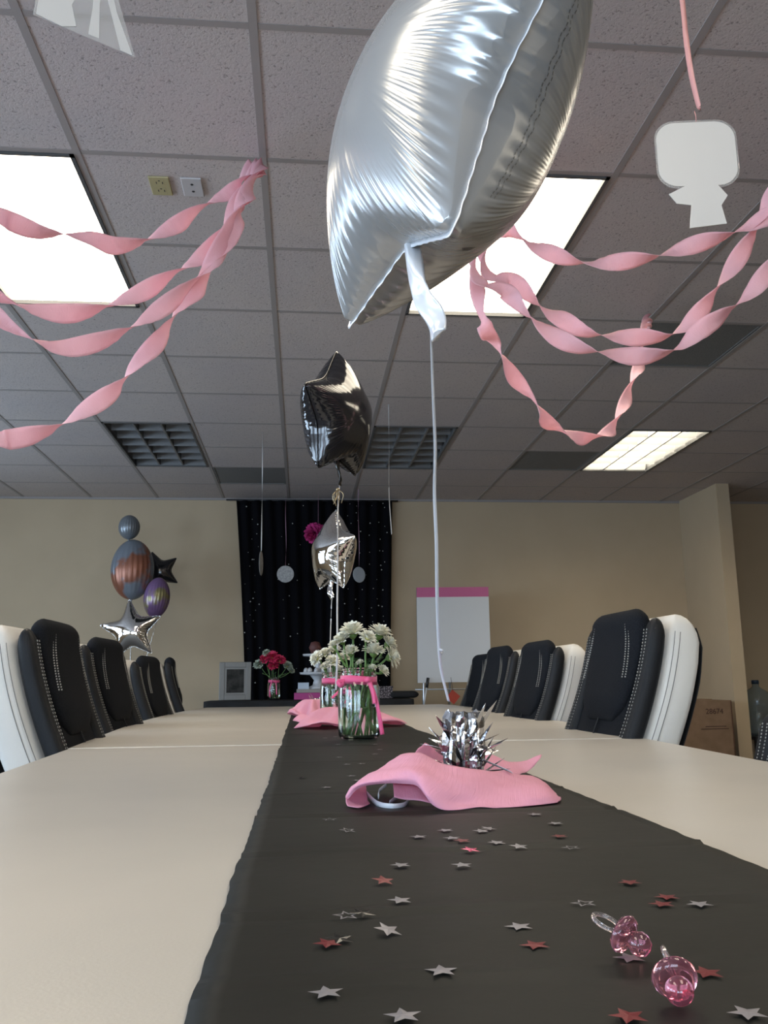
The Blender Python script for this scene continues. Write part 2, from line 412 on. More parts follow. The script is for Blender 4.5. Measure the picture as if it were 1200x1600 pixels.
# troffers: two tiles long
def troffer(c, r, lit, label, grp):
    x0, x1, y0, y1 = gx(c)+.013, gx(c+1)-.013, gy(r)+.013, gy(r+2)-.013
    t = thing('ceiling_light', label, 'ceiling light', ((x0+x1)/2, (y0+y1)/2, H_CEIL), 0, grp)
    hx, hy = (x1-x0)/2, (y1-y0)/2
    fr = BM()
    for a in ((-hx, -hx+.014, -hy, hy), (hx-.014, hx, -hy, hy), (-hx, hx, -hy, -hy+.014), (-hx, hx, hy-.014, hy)): bx(fr, *a, -.006, .02)
    obj('frame', fr, blackframe, t, smooth=False)
    hs = BM()
    for a in ((-hx, -hx+.004, -hy, hy), (hx-.004, hx, -hy, hy), (-hx, hx, -hy, -hy+.004), (-hx, hx, hy-.004, hy)): bx(hs, *a, .02, .11)
    bx(hs, -hx, hx, -hy, hy, .11, .114); obj('housing', hs, housem, t, smooth=False)
    df = BM(); flat = lit and r < 3
    zz = .012 if flat else .075
    bx(df, -hx+.014, hx-.014, -hy+.014, hy-.014, zz, zz+.004); obj('diffuser', df, diffm if lit else offm, t, smooth=False)
    if not flat:
        lv = BM(); w = (2*hx-.028)/3; h = (2*hy-.028)/6
        for k in (1, 2):
            bx(lv, -hx+.014+w*k-.006, -hx+.014+w*k+.006, -hy+.014, hy-.014, .004, .06)
        for k in range(0, 7):
            yy = -hy+.014+h*k
            for i in range(3):
                xa, xb = -hx+.02+w*i+.004, -hx+.014+w*(i+1)-.007
                # V-section cross blades
                vs = [lv.verts.new(p) for p in ((xa, yy-.022, .058), (xa, yy+.022, .058), (xa, yy, .004), (xb, yy-.022, .058), (xb, yy+.022, .058), (xb, yy, .004))]
                if abs(k-3) == 3:
                    for v in vs: v.co.y = max(-hy+.016, min(hy-.016, v.co.y))
                lv.faces.new((vs[0], vs[1], vs[2])); lv.faces.new((vs[3], vs[5], vs[4]))
                lv.faces.new((vs[0], vs[2], vs[5], vs[3])); lv.faces.new((vs[1], vs[4], vs[5], vs[2])); lv.faces.new((vs[0], vs[3], vs[4], vs[1]))
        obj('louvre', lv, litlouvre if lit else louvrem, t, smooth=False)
    return t
LG = 'two-tile recessed ceiling lights'
troffer(1, 1, True, 'glaring lit ceiling light behind the big white star balloon', LG)
troffer(-2, 1, True, 'glaring lit ceiling light left of the two ceiling outlets', LG)
troffer(6, 4, True, 'unseen louvred ceiling light added to brighten the hall beyond the right edge', LG)  # added out of view, off the lamp spacing, to brighten wall end and hall
troffer(4, 1, True, 'lit ceiling light beyond the upper right edge of the view', LG)
troffer(4, -4, True, 'lit ceiling light over the near right of the room', LG)
troffer(-2, -4, True, 'lit ceiling light over the near left of the room', LG)
troffer(1, -4, True, 'lit ceiling light over the near end of the table', LG)
troffer(4, 6, True, 'small far lit ceiling light with louvred cells near the right wall end', LG)
troffer(-2, 6, False, 'unlit grey louvred ceiling light at the far left of the ceiling', LG)
troffer(1, 6, False, 'unlit grey louvred ceiling light right of the black star balloon', LG)
for (c, r), lab in zip(VENTS, ('dark grey ceiling vent above the right-hand pink streamers', 'dark ceiling vent near the back wall just left of the black star balloon', 'dark ceiling vent left of the small far lit ceiling light')):
    t = thing('ceiling_vent', lab, 'ceiling vent', (gx(c+.5), gy(r+.5), H_CEIL), 0, 'dark ceiling vents'); h = CELL/2-.013
    b = BM(); bx(b, -h, h, -h, h, .002, .008); obj('vent_panel', b, ventm, t, smooth=False)
    b = BM()
    for k in range(1):
        a = h-.001
        for q in ((-a, -a+.012, -a, a), (a-.012, a, -a, a), (-a+.012, a-.012, -a, -a+.012), (-a+.012, a-.012, a-.012, a)): bx(b, *q, -.001, .006)
    obj('vent_fins', b, ventm, t, smooth=False)
# outlet plates on the ceiling
def plate(px, py, mt, label, kind):
    p = atz(px, py, H_CEIL); t = thing('ceiling_outlet', label, 'outlet', (p.x, p.y, H_CEIL))
    b = BM(); bx(b, -.036, .036, -.057, .057, -.007, 0); obj('cover_plate', b, mt, t, bevel=.003, smooth=False)
    b = BM()
    if kind:
        for s in (-1, 1):
            bx(b, -.012, -.009, s*.025-.006, s*.025+.006, -.0078, -.006); bx(b, .009, .012, s*.025-.006, s*.025+.006, -.0078, -.006); bx(b, -.003, .003, s*.025-.015, s*.025-.010, -.0078, -.006)
        f = BM()
        for s in (-1, 1): bx(f, -.017, .017, s*.025-.018, s*.025+.018, -.0074, -.006)
        obj('socket_face', f, outlet_y, t, smooth=False)
    else:
        for s in (-1, 1): lathe(b, [(0, -.0082), (.005, -.0082), (.005, -.006)], 12, (0, s*.022, 0))
    obj('socket_slots', b, darkslot, t, smooth=False)
plate(251, 289, outlet_y, 'almond coloured ceiling outlet plate, the left one of two', True)
plate(301, 291, outlet_w, 'white ceiling outlet plate with two dark holes beside the almond one', False)
# whiteboard seen nearly edge-on
t = thing('whiteboard', 'narrow sliver of a whiteboard on the hall side of the wall end', 'whiteboard', (3.836, 7.75, 1.25))
b = BM(); bx(b, .0, .022, -.3, .3, 0, .62); obj('board', b, whiteboard, t, smooth=False)
b = BM(); bx(b, .001, .034, -.31, .31, -.016, 0); bx(b, .001, .034, -.31, .31, .62, .634); bx(b, .001, .034, -.312, -.30, 0, .62); obj('board_frame', b, whiteboard, t, smooth=False)

# ------------------------------------------------------------------ conference table
TC = .147
HWT = [(-.35, .54), (.7, .61), (1.5, .645), (2.1, .68), (3.0, .75), (3.6, .785), (4.35, .80), (4.9, .79), (5.4, .765), (5.62, .74)]
halfw = lerp_tab([(a, b) for a, b in HWT])
t = thing('conference_table', 'long pale beige boat-shaped conference table running to the back of the room', 'table', (0, 0, 0))
def top_section(y0, y1, z):
    b = BM(); n = 14; ys = [y0+(y1-y0)*k/n for k in range(n+1)]
    lo = [Vector((TC-halfw(y), y, 0)) for y in ys]; hi = [Vector((TC+halfw(y), y, 0)) for y in ys][::-1]
    vs = [b.verts.new((p.x, p.y, z)) for p in lo+hi]; f = b.faces.new(vs); f.normal_update()
    if f.normal.z < 0: f.normal_flip()
    r = bmesh.ops.extrude_face_region(b, geom=[f]); bmesh.ops.translate(b, verts=[v for v in r['geom'] if isinstance(v, bmesh.types.BMVert)], vec=(0, 0, -.03))
    return obj('tabletop', b, tablem, t, smooth=False, bevel=.0022, seg=2)
top_section(-.35, 2.118, .74); top_section(2.121, 4.35, .7415); top_section(4.353, 5.62, .7415)
for y in (.35, 1.7, 2.7, 3.9, 4.8):
    b = BM(); bx(b, TC-.28, TC+.28, y-.03, y+.03, 0, .04); bx(b, TC-.2, TC-.14, y-.025, y+.025, .04, .709); bx(b, TC+.14, TC+.2, y-.025, y+.025, .04, .709)
    obj('table_leg', b, legm, t, smooth=False, bevel=.004)
b = BM(); bx(b, TC-.18, TC+.18, .3, 4.8, .55, .60); obj('cross_beam', b, legm, t, smooth=False)

# black plastic runner with fold creases and a hand-cut edge
b = BM(); RX0, RX1 = -.048, .340
folds = [atz(600, q, .7446).y for q in (1530, 1422, 1326, 1270, 1236)]+[1.6, 2.0, 2.45, 2.9, 3.4, 3.95, 4.5, 5.0]
ny, nx = 560, 26; rows = []
ys = [-.3+5.9*(j/ny)**1.35 for j in range(ny+1)]
for y in ys:
    e0 = RX0+.004*noise.noise(Vector((0, y*5, 3)))+.0016*noise.noise(Vector((0, y*34, 5)))
    e1 = RX1+.006*noise.noise(Vector((4, y*4, 1)))+.0022*noise.noise(Vector((9, y*40, 5)))
    row = []
    for i in range(nx+1):
        u = i/nx; x = e0+(e1-e0)*u; z = .7433
        for q, fy in enumerate(folds):
            d = y-fy-.006*noise.noise(Vector((u*3, q*2.2, 0))); am = .0022*(.5+noise.noise(Vector((u*2.5, q*7, 2))))
            z += (.0022*(.75+.5*noise.noise(Vector((u*2.5, q*7, 2)))))*(math.exp(-((d-.004)/.0045)**2)-.55*math.exp(-((d+.006)/.005)**2))
        z += .0012*noise.noise(Vector((x*9, y*5, 7)))+.0004
        ed = min(u, 1-u)
        if ed < .03: z -= .0006
        row.append(b.verts.new((x, y, max(z, .7422))))
    rows.append(row)
for j in range(ny):
    for i in range(nx): b.faces.new((rows[j][i], rows[j][i+1], rows[j+1][i+1], rows[j+1][i]))
rn = obj('table_runner', b, runm, solid=.0003); tag(rn, 'black plastic table runner with fold creases along the table', 'table runner')

# ------------------------------------------------------------------ office chairs
def CY(z):
    if z < .65: return -.1577-.03*math.sin(min(1, (.65-z)/.2)*PI/2)*0-.06*max(0, .62-z)
    return -.284+.55*max(0, 1.05-z)**1.6
def make_chair(name, label, loc, rotz):
    t = thing(name, label, 'chair', loc, rotz, 'office chairs around the conference table')
    zt = 1.05
    def C(z0, z1, off):
        def f(v):
            z = z0+(z1-z0)*v; dy = (CY(z+.04)-CY(z-.04))/.08; n = Vector((0, 1, -dy)).normalized()
            return Vector((0, CY(z), z))+n*off
        return f
    b = BM(); cushion(b, C(.43, zt-.010, -.072), lerp_tab([(0, .20), (.3, .230), (.7, .238), (1, .230)]), lerp_tab([(0, .045), (.5, .054), (.85, .057), (1, .057)]), e0=.08, e1=.13, ex=4.6, K=40)
    obj('back_shell', b, whiteleather, t)
    b = BM(); cushion(b, C(.45, zt-.035, -.1275), lerp_tab([(0, .16), (.12, .195), (.3, .208), (.8, .218), (.93, .205), (1, .17)]), lambda v: .0035, e0=.08, e1=.10, ex=4)
    obj('back_piping', b, blackleather, t)
    b = BM(); cushion(b, C(.45, zt-.03, -.010), lerp_tab([(0, .17), (.3, .195), (1, .195)]), lerp_tab([(0, .022), (.25, .028), (.45, .02), (.6, .022), (1, .02)]), e0=.06, e1=.10, ex=3.2)
    obj('backrest_pad', b, blackmesh, t)
    b = BM(); ff = C(.50, .80, .0175); tube(b, [ff(k/8) for k in range(9)], .0025, 6); obj('seam', b, blackleather, t)
    b = BM(); cushion(b, C(.765, zt+.004, .012), lerp_tab([(0, .10), (.12, .135), (.35, .158), (.7, .172), (.9, .168), (1, .155)]), lerp_tab([(0, .018), (.2, .028), (.7, .030), (1, .036)]), e0=.16, e1=.15, ex=2.9, n=30)
    obj('headrest', b, blackmesh, t)
    b = BM(); f = C(.80, zt-.012, .0)
    for s in (-1, 1):
        # curved double seam down each side of the headrest pad
        for k in range(24):
            v = .34+.64*k/24; xx = .150-.034*((v-.34)/.64)**1.5
            for dx in (0, .013): box(b, f(v)+Vector((s*(xx-dx), 0, 0))+Vector((0, .037+.003*(dx > 0)-.0035*(v > .9), 0)), (.0008, .0030, .0036), Matrix.Rotation(.2, 3, 'X'))
    obj('headrest_stitching', b, stitchm, t, smooth=False)
    for s in (-1, 1):
        b = BM(); cushion(b, C(.44, zt-.026, .0), lerp_tab([(0, .030), (.5, .032), (1, .031)]), lerp_tab([(0, .020), (.5, .023), (1, .022)]), e0=.08, e1=.10, ex=3, K=20, xoff=s*.203)
        bo = obj('side_bolster', b, blackleather, t)
        b = BM(); f = C(.46, zt-.05, .0228)
        for k in range(66):
            for xo in (.190, .207): box(b, f(k/66)+Vector((s*xo, 0, 0)), (.0009, .0020, .0042), Matrix.Rotation(.3, 3, 'X'))
        obj('stitching', b, stitchm, bo, smooth=False)
    for s in (-1, 1):
        b = BM()
        for off in (-.038, -.052):
            f = C(.47, zt-.055, off)
            w = lerp_tab([(0, .204), (.3, .2312), (.7, .2388), (1, .236)])
            tube(b, [f(k/20)+Vector((s*w(.04+.87*k/20), 0, 0)) for k in range(21)], .0009, 5)
        obj('shell_stitching', b, darkthread, t)
    # seat
    b = BM(); cushion(b, lambda v: Vector((0, -.22+.48*v, .455)), lambda v: .25, lambda v: .045, e0=.1, e1=.12, ex=3.2); obj('seat', b, blackmesh, t)
    b = BM(); cushion(b, lambda v: Vector((0, -.21+.46*v, .40)), lambda v: .245, lambda v: .035, e0=.1, e1=.12, ex=3.2); obj('seat_base', b, whiteleather, t)
    for s in (-1, 1):
        b = BM(); cushion(b, lambda v: Vector((0, -.13+.27*v, .655)), lambda v: .028, lambda v: .018, e0=.1, e1=.1, xoff=s*.285, K=16); 
        o = obj('armrest', b, blackleather, t)
        b = BM(); tube(b, spline([(s*.24, .05, .40), (s*.285, .08, .45), (s*.29, .09, .55), (s*.285, .06, .64)], 6), .014, 8); obj('arm_bracket', b, chromem, o)
    b = BM(); lathe(b, [(0, .10), (.028, .10), (.028, .24), (.018, .24), (.018, .365), (.09, .368), (.09, .378), (0, .378)], 20); obj('gas_lift', b, chromem, t)
    for k in range(5):
        a = 2*PI*k/5+.3; b = BM(); tube(b, [Vector((.03*math.cos(a), .03*math.sin(a), .12)), Vector((.18*math.cos(a), .18*math.sin(a), .105)), Vector((.31*math.cos(a), .31*math.sin(a), .078))], lambda q: .022-.008*q, 8)
        o = obj('base_arm', b, chromem, t)
        b = BM(); c = Vector((.31*math.cos(a), .31*math.sin(a), .03)); M = Matrix.Translation(c) @ Matrix.Rotation(a, 4, 'Z') @ Matrix.Rotation(PI/2, 4, 'Y')
        for s in (-1, 1): lathe(b, [(0, s*.012-.008), (.026, s*.012-.008), (.03, s*.012), (.026, s*.012+.008), (0, s*.012+.008)], 16, M=M)
        tube(b, [c+Vector((0, 0, .0)), c+Vector((0, 0, .05))], .008, 6); obj('caster', b, blackplastic, o)
    return t
def cpos(x, y, side, a, top=1.05):
    """x, y = the near top front corner of the backrest; side -1 left of the table (faces +x)"""
    # local offset of that corner
    lx, ly = (.232, -.262) if side < 0 else (-.232, -.262)
    rz = -PI/2-a if side < 0 else PI/2+a
    ca, sa = math.cos(rz), math.sin(rz)
    return (x-(ca*lx-sa*ly), y-(sa*lx+ca*ly), 0), rz, top/1.054
R_ = math.radians
CH = [(-.625, 2.10, -1, R_(0), 1.045, 'black and white office chair nearest the camera on the left side'),
      (-.700, 2.95, -1, R_(4), 1.045, 'second black and white office chair from the camera on the left side'),
      (-.730, 4.00, -1, R_(4), 1.016, 'third black and white office chair from the camera on the left side'),
      (-.735, 5.05, -1, R_(-8), 1.04, 'farthest left office chair, only its dark rounded back showing'),
      (.895, 1.22, 1, R_(0), .84, 'low dark office chair cut off by the right edge of the photo'),
      (.865, 2.10, 1, R_(2), 1.062, 'large office chair with white shell on the right in front of the wall end'),
      (.910, 3.10, 1, R_(3), 1.03, 'middle right office chair with white shell, second from the wall end'),
      (.945, 3.90, 1, R_(4), 1.043, 'third right office chair, its white shell left of the middle one'),
      (1.03, 4.72, 1, R_(4), 1.032, 'farthest right office chair overlapping the flip chart')]
chair0 = None
for x, y, s, a, top, lab in CH:
    loc, rz, sc = cpos(x, y, s, a, top)
    if chair0 is None: chair0 = make_chair('office_chair', lab, loc, rz); chair0.scale = (1, 1, sc)
    else: dup(chair0, loc, rz, lab, scale=(1, 1, sc))

# ------------------------------------------------------------------ foil star balloons
def star_outline(R, fat, n):
    """smooth fat star: list of points counter-clockwise, tip up"""
    P = []
    for k in range(10):
        a = PI/2+k*PI/5; r = R if k % 2 == 0 else R*fat; P.append(Vector((r*math.cos(a), r*math.sin(a))))
    out = []
    for k in range(10):
        a, b, c = P[k-1], P[k], P[(k+1) % 10]; cut = .13 if k % 2 == 0 else .22
        s = b+(a-b)*cut; e = b+(c-b)*cut
        for i in range(5):
            q = i/4; out.append((1-q)**2*s+2*q*(1-q)*b+q*q*e)
    # resample
    L = [0]
    for i in range(len(out)): L.append(L[-1]+(out[(i+1) % len(out)]-out[i]).length)
    res = []; j = 0
    for k in range(n):
        d = L[-1]*k/n
        while L[j+1] < d: j += 1
        q = (d-L[j])/(L[j+1]-L[j]); res.append((out[j]*(1-q)+out[(j+1) % len(out)]*q, d))
    return res
def poisson(outline, R, N=110):
    xs = np.linspace(-R*1.05, R*1.05, N); X, Y = np.meshgrid(xs, xs); inside = np.zeros_like(X, bool)
    n = len(outline)
    for i in range(n):
        x1, y1 = outline[i]; x2, y2 = outline[(i+1) % n]
        c = ((y1 > Y) != (y2 > Y)) & (X < (x2-x1)*(Y-y1)/((y2-y1) if abs(y2-y1) > 1e-12 else 1e-12)+x1); inside ^= c
    f = np.zeros_like(X); h2 = (xs[1]-xs[0])**2
    for it in range(1400):
        g = .25*(np.roll(f, 1, 0)+np.roll(f, -1, 0)+np.roll(f, 1, 1)+np.roll(f, -1, 1)+h2); f = np.where(inside, g, 0)
    def s(x, y):
        i = (x+R*1.05)/(2.1*R)*(N-1); j = (y+R*1.05)/(2.1*R)*(N-1); i0, j0 = int(i), int(j); a, c = i-i0, j-j0
        i1, j1 = min(i0+1, N-1), min(j0+1, N-1)
        return (f[j0, i0]*(1-a)+f[j0, i1]*a)*(1-c)+(f[j1, i0]*(1-a)+f[j1, i1]*a)*c
    return s, f.max()
def star_mesh(R, T, fat=.56, n=420, m=44, wr=.004, waves=64, fine=.0011, seed=1, seam=.006, zig=.00025):
    """inflated star in the local XZ plane (tip +Z), thickness along Y; returns (skin, seam) bmeshes"""
    O = star_outline(R, fat, n); pts = [(p.x, p.y) for p, d in O]; S_, mx = poisson(pts, R); L = O[-1][1]+(O[1][1]-O[0][1])
    b = BM(); rows = {}
    for sd in (1, -1):
        for i in range(n):
            p, d = O[i]
            for j in range(m+1):
                q = 1-(j/m)**1.7         # 1 at the rim, 0 at the middle
                if j == 0:
                    if (0, i) not in rows: rows[(0, i)] = b.verts.new((p.x*.985, 0, p.y*.985))
                    continue
                if j == m:
                    if (sd, 'c') not in rows: rows[(sd, 'c')] = b.verts.new((0, sd*T, 0))
                    continue
                x, y = p.x*q, p.y*q; h = T*math.sqrt(max(S_(x, y), 0)/mx)
                edge = 1-q; env = min(1, edge*14)*math.exp(-edge*9)
                ph = d/L*waves*2*PI+2.2*noise.noise(Vector((d*14, sd*3, seed)))
                w = wr*env*math.sin(ph)*(.6+.8*noise.noise(Vector((d*9, seed, 5*sd))))
                env2 = min(1, edge*10)*math.exp(-((edge-.14)/.13)**2)
                w += fine*env2*math.sin(ph*3.1)*(.5+noise.noise(Vector((x*10, y*10, seed))))
                # long creases running in from the inner notches
                w -= .0035*min(1, edge*8)*math.exp(-edge*4.5)*max(0, math.cos(d/L*2*PI*5+PI))**14
                rows[(sd, i, j)] = b.verts.new((x*.985, sd*max(h+w, .0005), y*.985))
    G = lambda sd, i, j: rows[(0, i)] if j == 0 else (rows[(sd, 'c')] if j == m else rows[(sd, i, j)])
    for sd in (1, -1):
        for i in range(n):
            i2 = (i+1) % n
            for j in range(m):
                v = [G(sd, i, j), G(sd, i2, j), G(sd, i2, j+1), G(sd, i, j+1)]
                if j == m-1: v = v[:3]
                b.faces.new(v if sd < 0 else v[::-1])
    e = BM(); prev = None; first = None
    for i in list(range(n)):
        p, d = O[i]; c = p*.983; o = p*(1+seam/R*1.0); k = zig*math.sin(d*260)+.0006*noise.noise(Vector((d*20, 1, seed)))
        cur = [e.verts.new((c.x, -.0004+k, c.y)), e.verts.new((o.x, -.0004+k*2, o.y)), e.verts.new((o.x, .0004+k*2, o.y)), e.verts.new((c.x, .0004+k, c.y))]
        if prev:
            for a in range(4): e.faces.new((prev[a], prev[(a+1) % 4], cur[(a+1) % 4], cur[a]))
        else: first = cur
        prev = cur
    for a in range(4): e.faces.new((prev[a], prev[(a+1) % 4], first[(a+1) % 4], first[a]))
    star_mesh.G = G; star_mesh.co = {k: v.co.copy() for k, v in rows.items()}; star_mesh.nm = (n, m)
    return b, e
def orient(o, c, normal, lean):
    """local Y -> normal, local Z -> up leaning by lean radians in the balloon's plane"""
    Y = Vector(normal).normalized(); Z = Vector((0, 0, 1)); Z = (Z-Y*Z.dot(Y)).normalized(); X = Y.cross(Z)
    Z2 = math.cos(lean)*Z+math.sin(lean)*X; X2 = Y.cross(Z2); M = Matrix((X2, Y, Z2)).transposed().to_4x4(); M.translation = Vector(c)
    o.matrix_world = M; return M
def star_balloon(name, label, c, normal, lean, R, T, mt, seammt, tail=True, grp=None, tailpts=None, tw=.016, **kw):
    t = thing(name, label, 'balloon', group=grp); b, e = star_mesh(R, T, **kw)
    obj('foil_skin', b, mt, t); obj('seam', e, seammt, t)
    if tail:
        b = BM(); fat = kw.get('fat', .56); z0 = -R*fat*.99
        rr = []
        LP = [(0, 0, z0+.01), (.004, .002, z0-.03), (-.004, .008, z0-.07), (-.016, .0, z0-.10)]
        if tailpts: Mi = orient(t, c, normal, lean).inverted(); LP = [(0, 0, z0+.012)]+[tuple(Mi @ q) for q in tailpts]
        path = spline(LP, 8); T_, U_ = frames(path)
        for i, p in enumerate(path):
            q = i/(len(path)-1); w = tw*(.75+.35*math.sin(q*PI*.8)); th = .0045*(.35+abs(math.sin(q*7)))
            wd = (Vector((1, .35, 0))-T_[i]*Vector((1, .35, 0)).dot(T_[i])).normalized(); nn = wd.cross(T_[i]); rr.append([b.verts.new(p+wd*(w*x)+nn*(th*y+.003*math.sin(x*3+q*9))) for x, y in sup(1, 1, 1.6, 14)])
        for a, c2 in zip(rr, rr[1:]):
            for k in range(14): b.faces.new((a[k], a[(k+1) % 14], c2[(k+1) % 14], c2[k]))
        b.faces.new(rr[0]); b.faces.new(rr[-1]); obj('filling_tail', b, seammt, t)
    return t, orient(t, c, normal, lean)
# the big pearl balloon close above the camera, its edge towards the lens
big, MBIG = star_balloon('star_balloon', 'huge pearly white foil star balloon floating above the near table', (.165, .90, CZ+.640),
    (-.9567, -.2917, .309), -.096, .272, .122, whitefoil, seamfoil, fat=.60, n=900, m=56, wr=.0030, waves=78, fine=.0009, seed=4, tailpts=[aty(648, 425, .86), aty(661, 462, .85), aty(677, 492, .845), aty(684, 524, .84)], tw=.0125, grp='foil star balloons over the table')
b = BM(); co, (n_, m_) = star_mesh.co, star_mesh.nm
def mark(i, j, L, w):
    a = co[(-1, i % n_, j)]; c = co[(-1, (i+1) % n_, j)]; d = co[(-1, i % n_, j+1)]; u_ = (c-a).normalized(); v_ = (d-a).normalized(); nn = u_.cross(v_).normalized()
    if nn.y > 0: nn = -nn
    v_ = nn.cross(u_); a = a+nn*.0008; q = [b.verts.new(a+u_*x*L+v_*y*w) for x, y in ((-.5, -.5), (.5, -.5), (.5, .5), (-.5, .5))]; b.faces.new(q)
for i in range(int(.235*n_), int(.385*n_), 3):
    for j in (int(.16*m_), int(.195*m_)):
        if i % 12 != 3: mark(i, j, .0034, .0011)
for i in range(int(.455*n_), int(.475*n_), 2):
    for j in range(int(.2*m_), int(.3*m_)): mark(i, j, .0016, .0035)
obj('printed_marks', b, printm, big, recalc=False)
blk, MBLK = star_balloon('star_balloon', 'glossy black foil star balloon on a ribbon over the middle of the table', aty(527, 652, 3.15),
    (.86, -.50, -.05), R_(6), .258, .112, blackfoil, blackfoil, fat=.62, n=480, m=36, wr=.004, waves=40, fine=.0008, seed=9, grp='foil star balloons over the table')
slv, MSLV = star_balloon('star_balloon', 'mirror silver foil star balloon hanging below and behind the black one', aty(521, 864, 4.35),
    (-.90, -.44, .03), R_(-4), .225, .095, silverfoil, silverfoil, fat=.58, n=480, m=36, wr=.0035, waves=34, fine=.0006, seed=13, grp='foil star balloons over the table')

# ------------------------------------------------------------------ far-left balloon bunch by the back wall
def oval_balloon(name, label, c, rx, ry, rz, mt, rot=0, grp='foil balloons bunched at the back wall'):
    t = thing(name, label, 'balloon', c, 0, grp); t.rotation_euler = (0, rot, 0)
    b = BM(); n, m_ = 96, 26; rings = []
    for j in range(m_+1):
        ph = -PI/2+PI*j/m_; ring = []
        for k in range(n):
            th = 2*PI*k/n; w = 1+.02*math.sin(th*24)*math.cos(ph)**2*abs(math.cos(ph))
            ring.append(b.verts.new((rx*math.cos(ph)*math.cos(th)*w, ry*math.cos(ph)*math.sin(th)*w, rz*math.sin(ph))))
        rings.append(ring)
    for a, c2 in zip(rings, rings[1:]):
        for k in range(n): b.faces.new((a[k], a[(k+1) % n], c2[(k+1) % n], c2[k]))
    bmesh.ops.remove_doubles(b, verts=b.verts, dist=1e-5); obj('foil_skin', b, mt, t)
    b = BM(); lathe(b, [(0, -rz-.05), (.012, -rz-.045), (.006, -rz-.012), (.015, -rz+.01), (0, -rz+.02)], 10); obj('filling_tail', b, greyfoil, t)
    return t
orangem = noise_col(mat('grey_rust_foil', (.3, .3, .3), .3, .35), (.20, .225, .26), (.26, .10, .06), 3.2, .50, .56)
oval_balloon('foil_balloon', 'plain grey and rust oval foil balloon, tallest body of the bunch by the back wall', aty(207, 890, 7.45), .175, .13, .255, orangem, 0)
oval_balloon('foil_balloon', 'small plain grey round foil balloon on top of the bunch by the back wall', aty(202, 824, 7.45), .088, .08, .105, greyfoil, 0)
oval_balloon('foil_balloon', 'purple and yellow oval foil balloon at the right of the bunch by the back wall', aty(245, 934, 7.40), .105, .09, .17, purplefoil, .1)
star_balloon('star_balloon', 'matt black foil star balloon behind the purple oval one by the back wall', aty(249, 893, 7.75), (.05, -1, 0), R_(22), .19, .07, blackfoil, blackfoil, tail=False, n=200, m=18, grp='foil balloons bunched at the back wall', fat=.5)
star_balloon('star_balloon', 'silver foil star balloon lowest in the bunch, just above the left chairs', aty(205, 985, 7.2), (-.1, -1, .1), R_(8), .265, .085, silverfoil, silverfoil, tail=False, n=260, m=20, grp='foil balloons bunched at the back wall', fat=.46)
b = BM(); base = Vector((aty(205, 1000, 7.5).x, 7.5, .02))
for px, py, Y in ((207, 946, 7.45), (245, 970, 7.42), (249, 915, 7.75), (205, 1005, 7.2)):
    tube(b, spline([aty(px, py, Y), base+Vector((0, 0, .5)), base], 8), .002, 5)
lathe(b, [(0, 0), (.05, 0), (.045, .08), (.02, .1), (0, .1)], 14, (base.x, base.y, 0))
tag(obj('balloon_weight', b, silverfoil), 'silver balloon weight with strings on the floor behind the left chairs', 'balloon weight')

# ------------------------------------------------------------------ ribbons of the table balloons
def string(name, P, w, mt, label, cat='ribbon', tw=2.0, grp=None, extra=None):
    pts = spline(P, 14); b = BM(); ribbon(b, pts, w, lambda s: .5+tw*s, cross=2)
    o = obj(name, b, mt, solid=.0003, recalc=False); tag(o, label, cat, grp)
    if extra:
        for pp, ww in extra:
            b = BM(); ribbon(b, spline(pp, 12), ww, lambda s: .3+5*s); obj('loose_curl', b, mt, o, solid=.0003, recalc=False)
    return o
tailtip = aty(682, 520, .842)
WB = Vector((.205, 1.10, .74))
D1 = .88
P = [tailtip, aty(674, 505, .85), aty(675, 560, .87), aty(677, 620, .89), aty(680, 700, .92), aty(679, 770, .94), aty(682, 850, .96), aty(683, 930, .99), aty(686, 1010, 1.03), aty(690, 1050, 1.06), aty(701, 1096, 1.09)]
string('balloon_ribbon', P, .0040, satinw, 'long white curling ribbon from the huge white balloon to the silver weight', 'ribbon', 3.0, 'balloon ribbons over the table',
       extra=[([aty(686, 1015, 1.03), aty(692, 1017, 1.03), aty(691, 1021, 1.04), aty(686, 1018, 1.03)], .003)])
tb = MBLK @ Vector((-.016, 0, -.258*.62*.99-.09))
string('balloon_ribbon', [tb, aty(528, 800, 3.1), aty(528, 870, 3.08), aty(527, 950, 3.05), aty(527, 1020, 3.0), aty(525, 1078, 2.98)], .007, satinw,
       'white ribbon falling from the black star balloon past the silver one', 'ribbon', 1.0, 'balloon ribbons over the table')
b = BM(); k0 = aty(528, 765, 3.12)
for i in range(7): tube(b, spline([k0, k0+Vector((random.uniform(-.02, .02), random.uniform(-.01, .01), -.02)), k0+Vector((random.uniform(-.018, .018), 0, -.045-.02*random.random()))], 4), .0016, 5)
lathe(b, [(0, -.008), (.009, 0), (0, .008)], 8, k0); tag(obj('ribbon_bow', b, mat('gold_curl', (.38, .30, .18), .3, .6)), 'gold knot of curled ribbon under the black star balloon', 'ribbon')
ts = MSLV @ Vector((-.016, 0, -.225*.58*.99-.085))
string('balloon_ribbon', [ts, aty(518, 945, 4.3), aty(517, 975, 4.3), aty(516, 1010, 4.25), aty(515, 1060, 4.1), Vector((.075, 3.85, .815))], .007, satinw,
       'thin ribbon hanging from the mirror silver balloon behind the white flowers', 'ribbon', 1.0, 'balloon ribbons over the table')

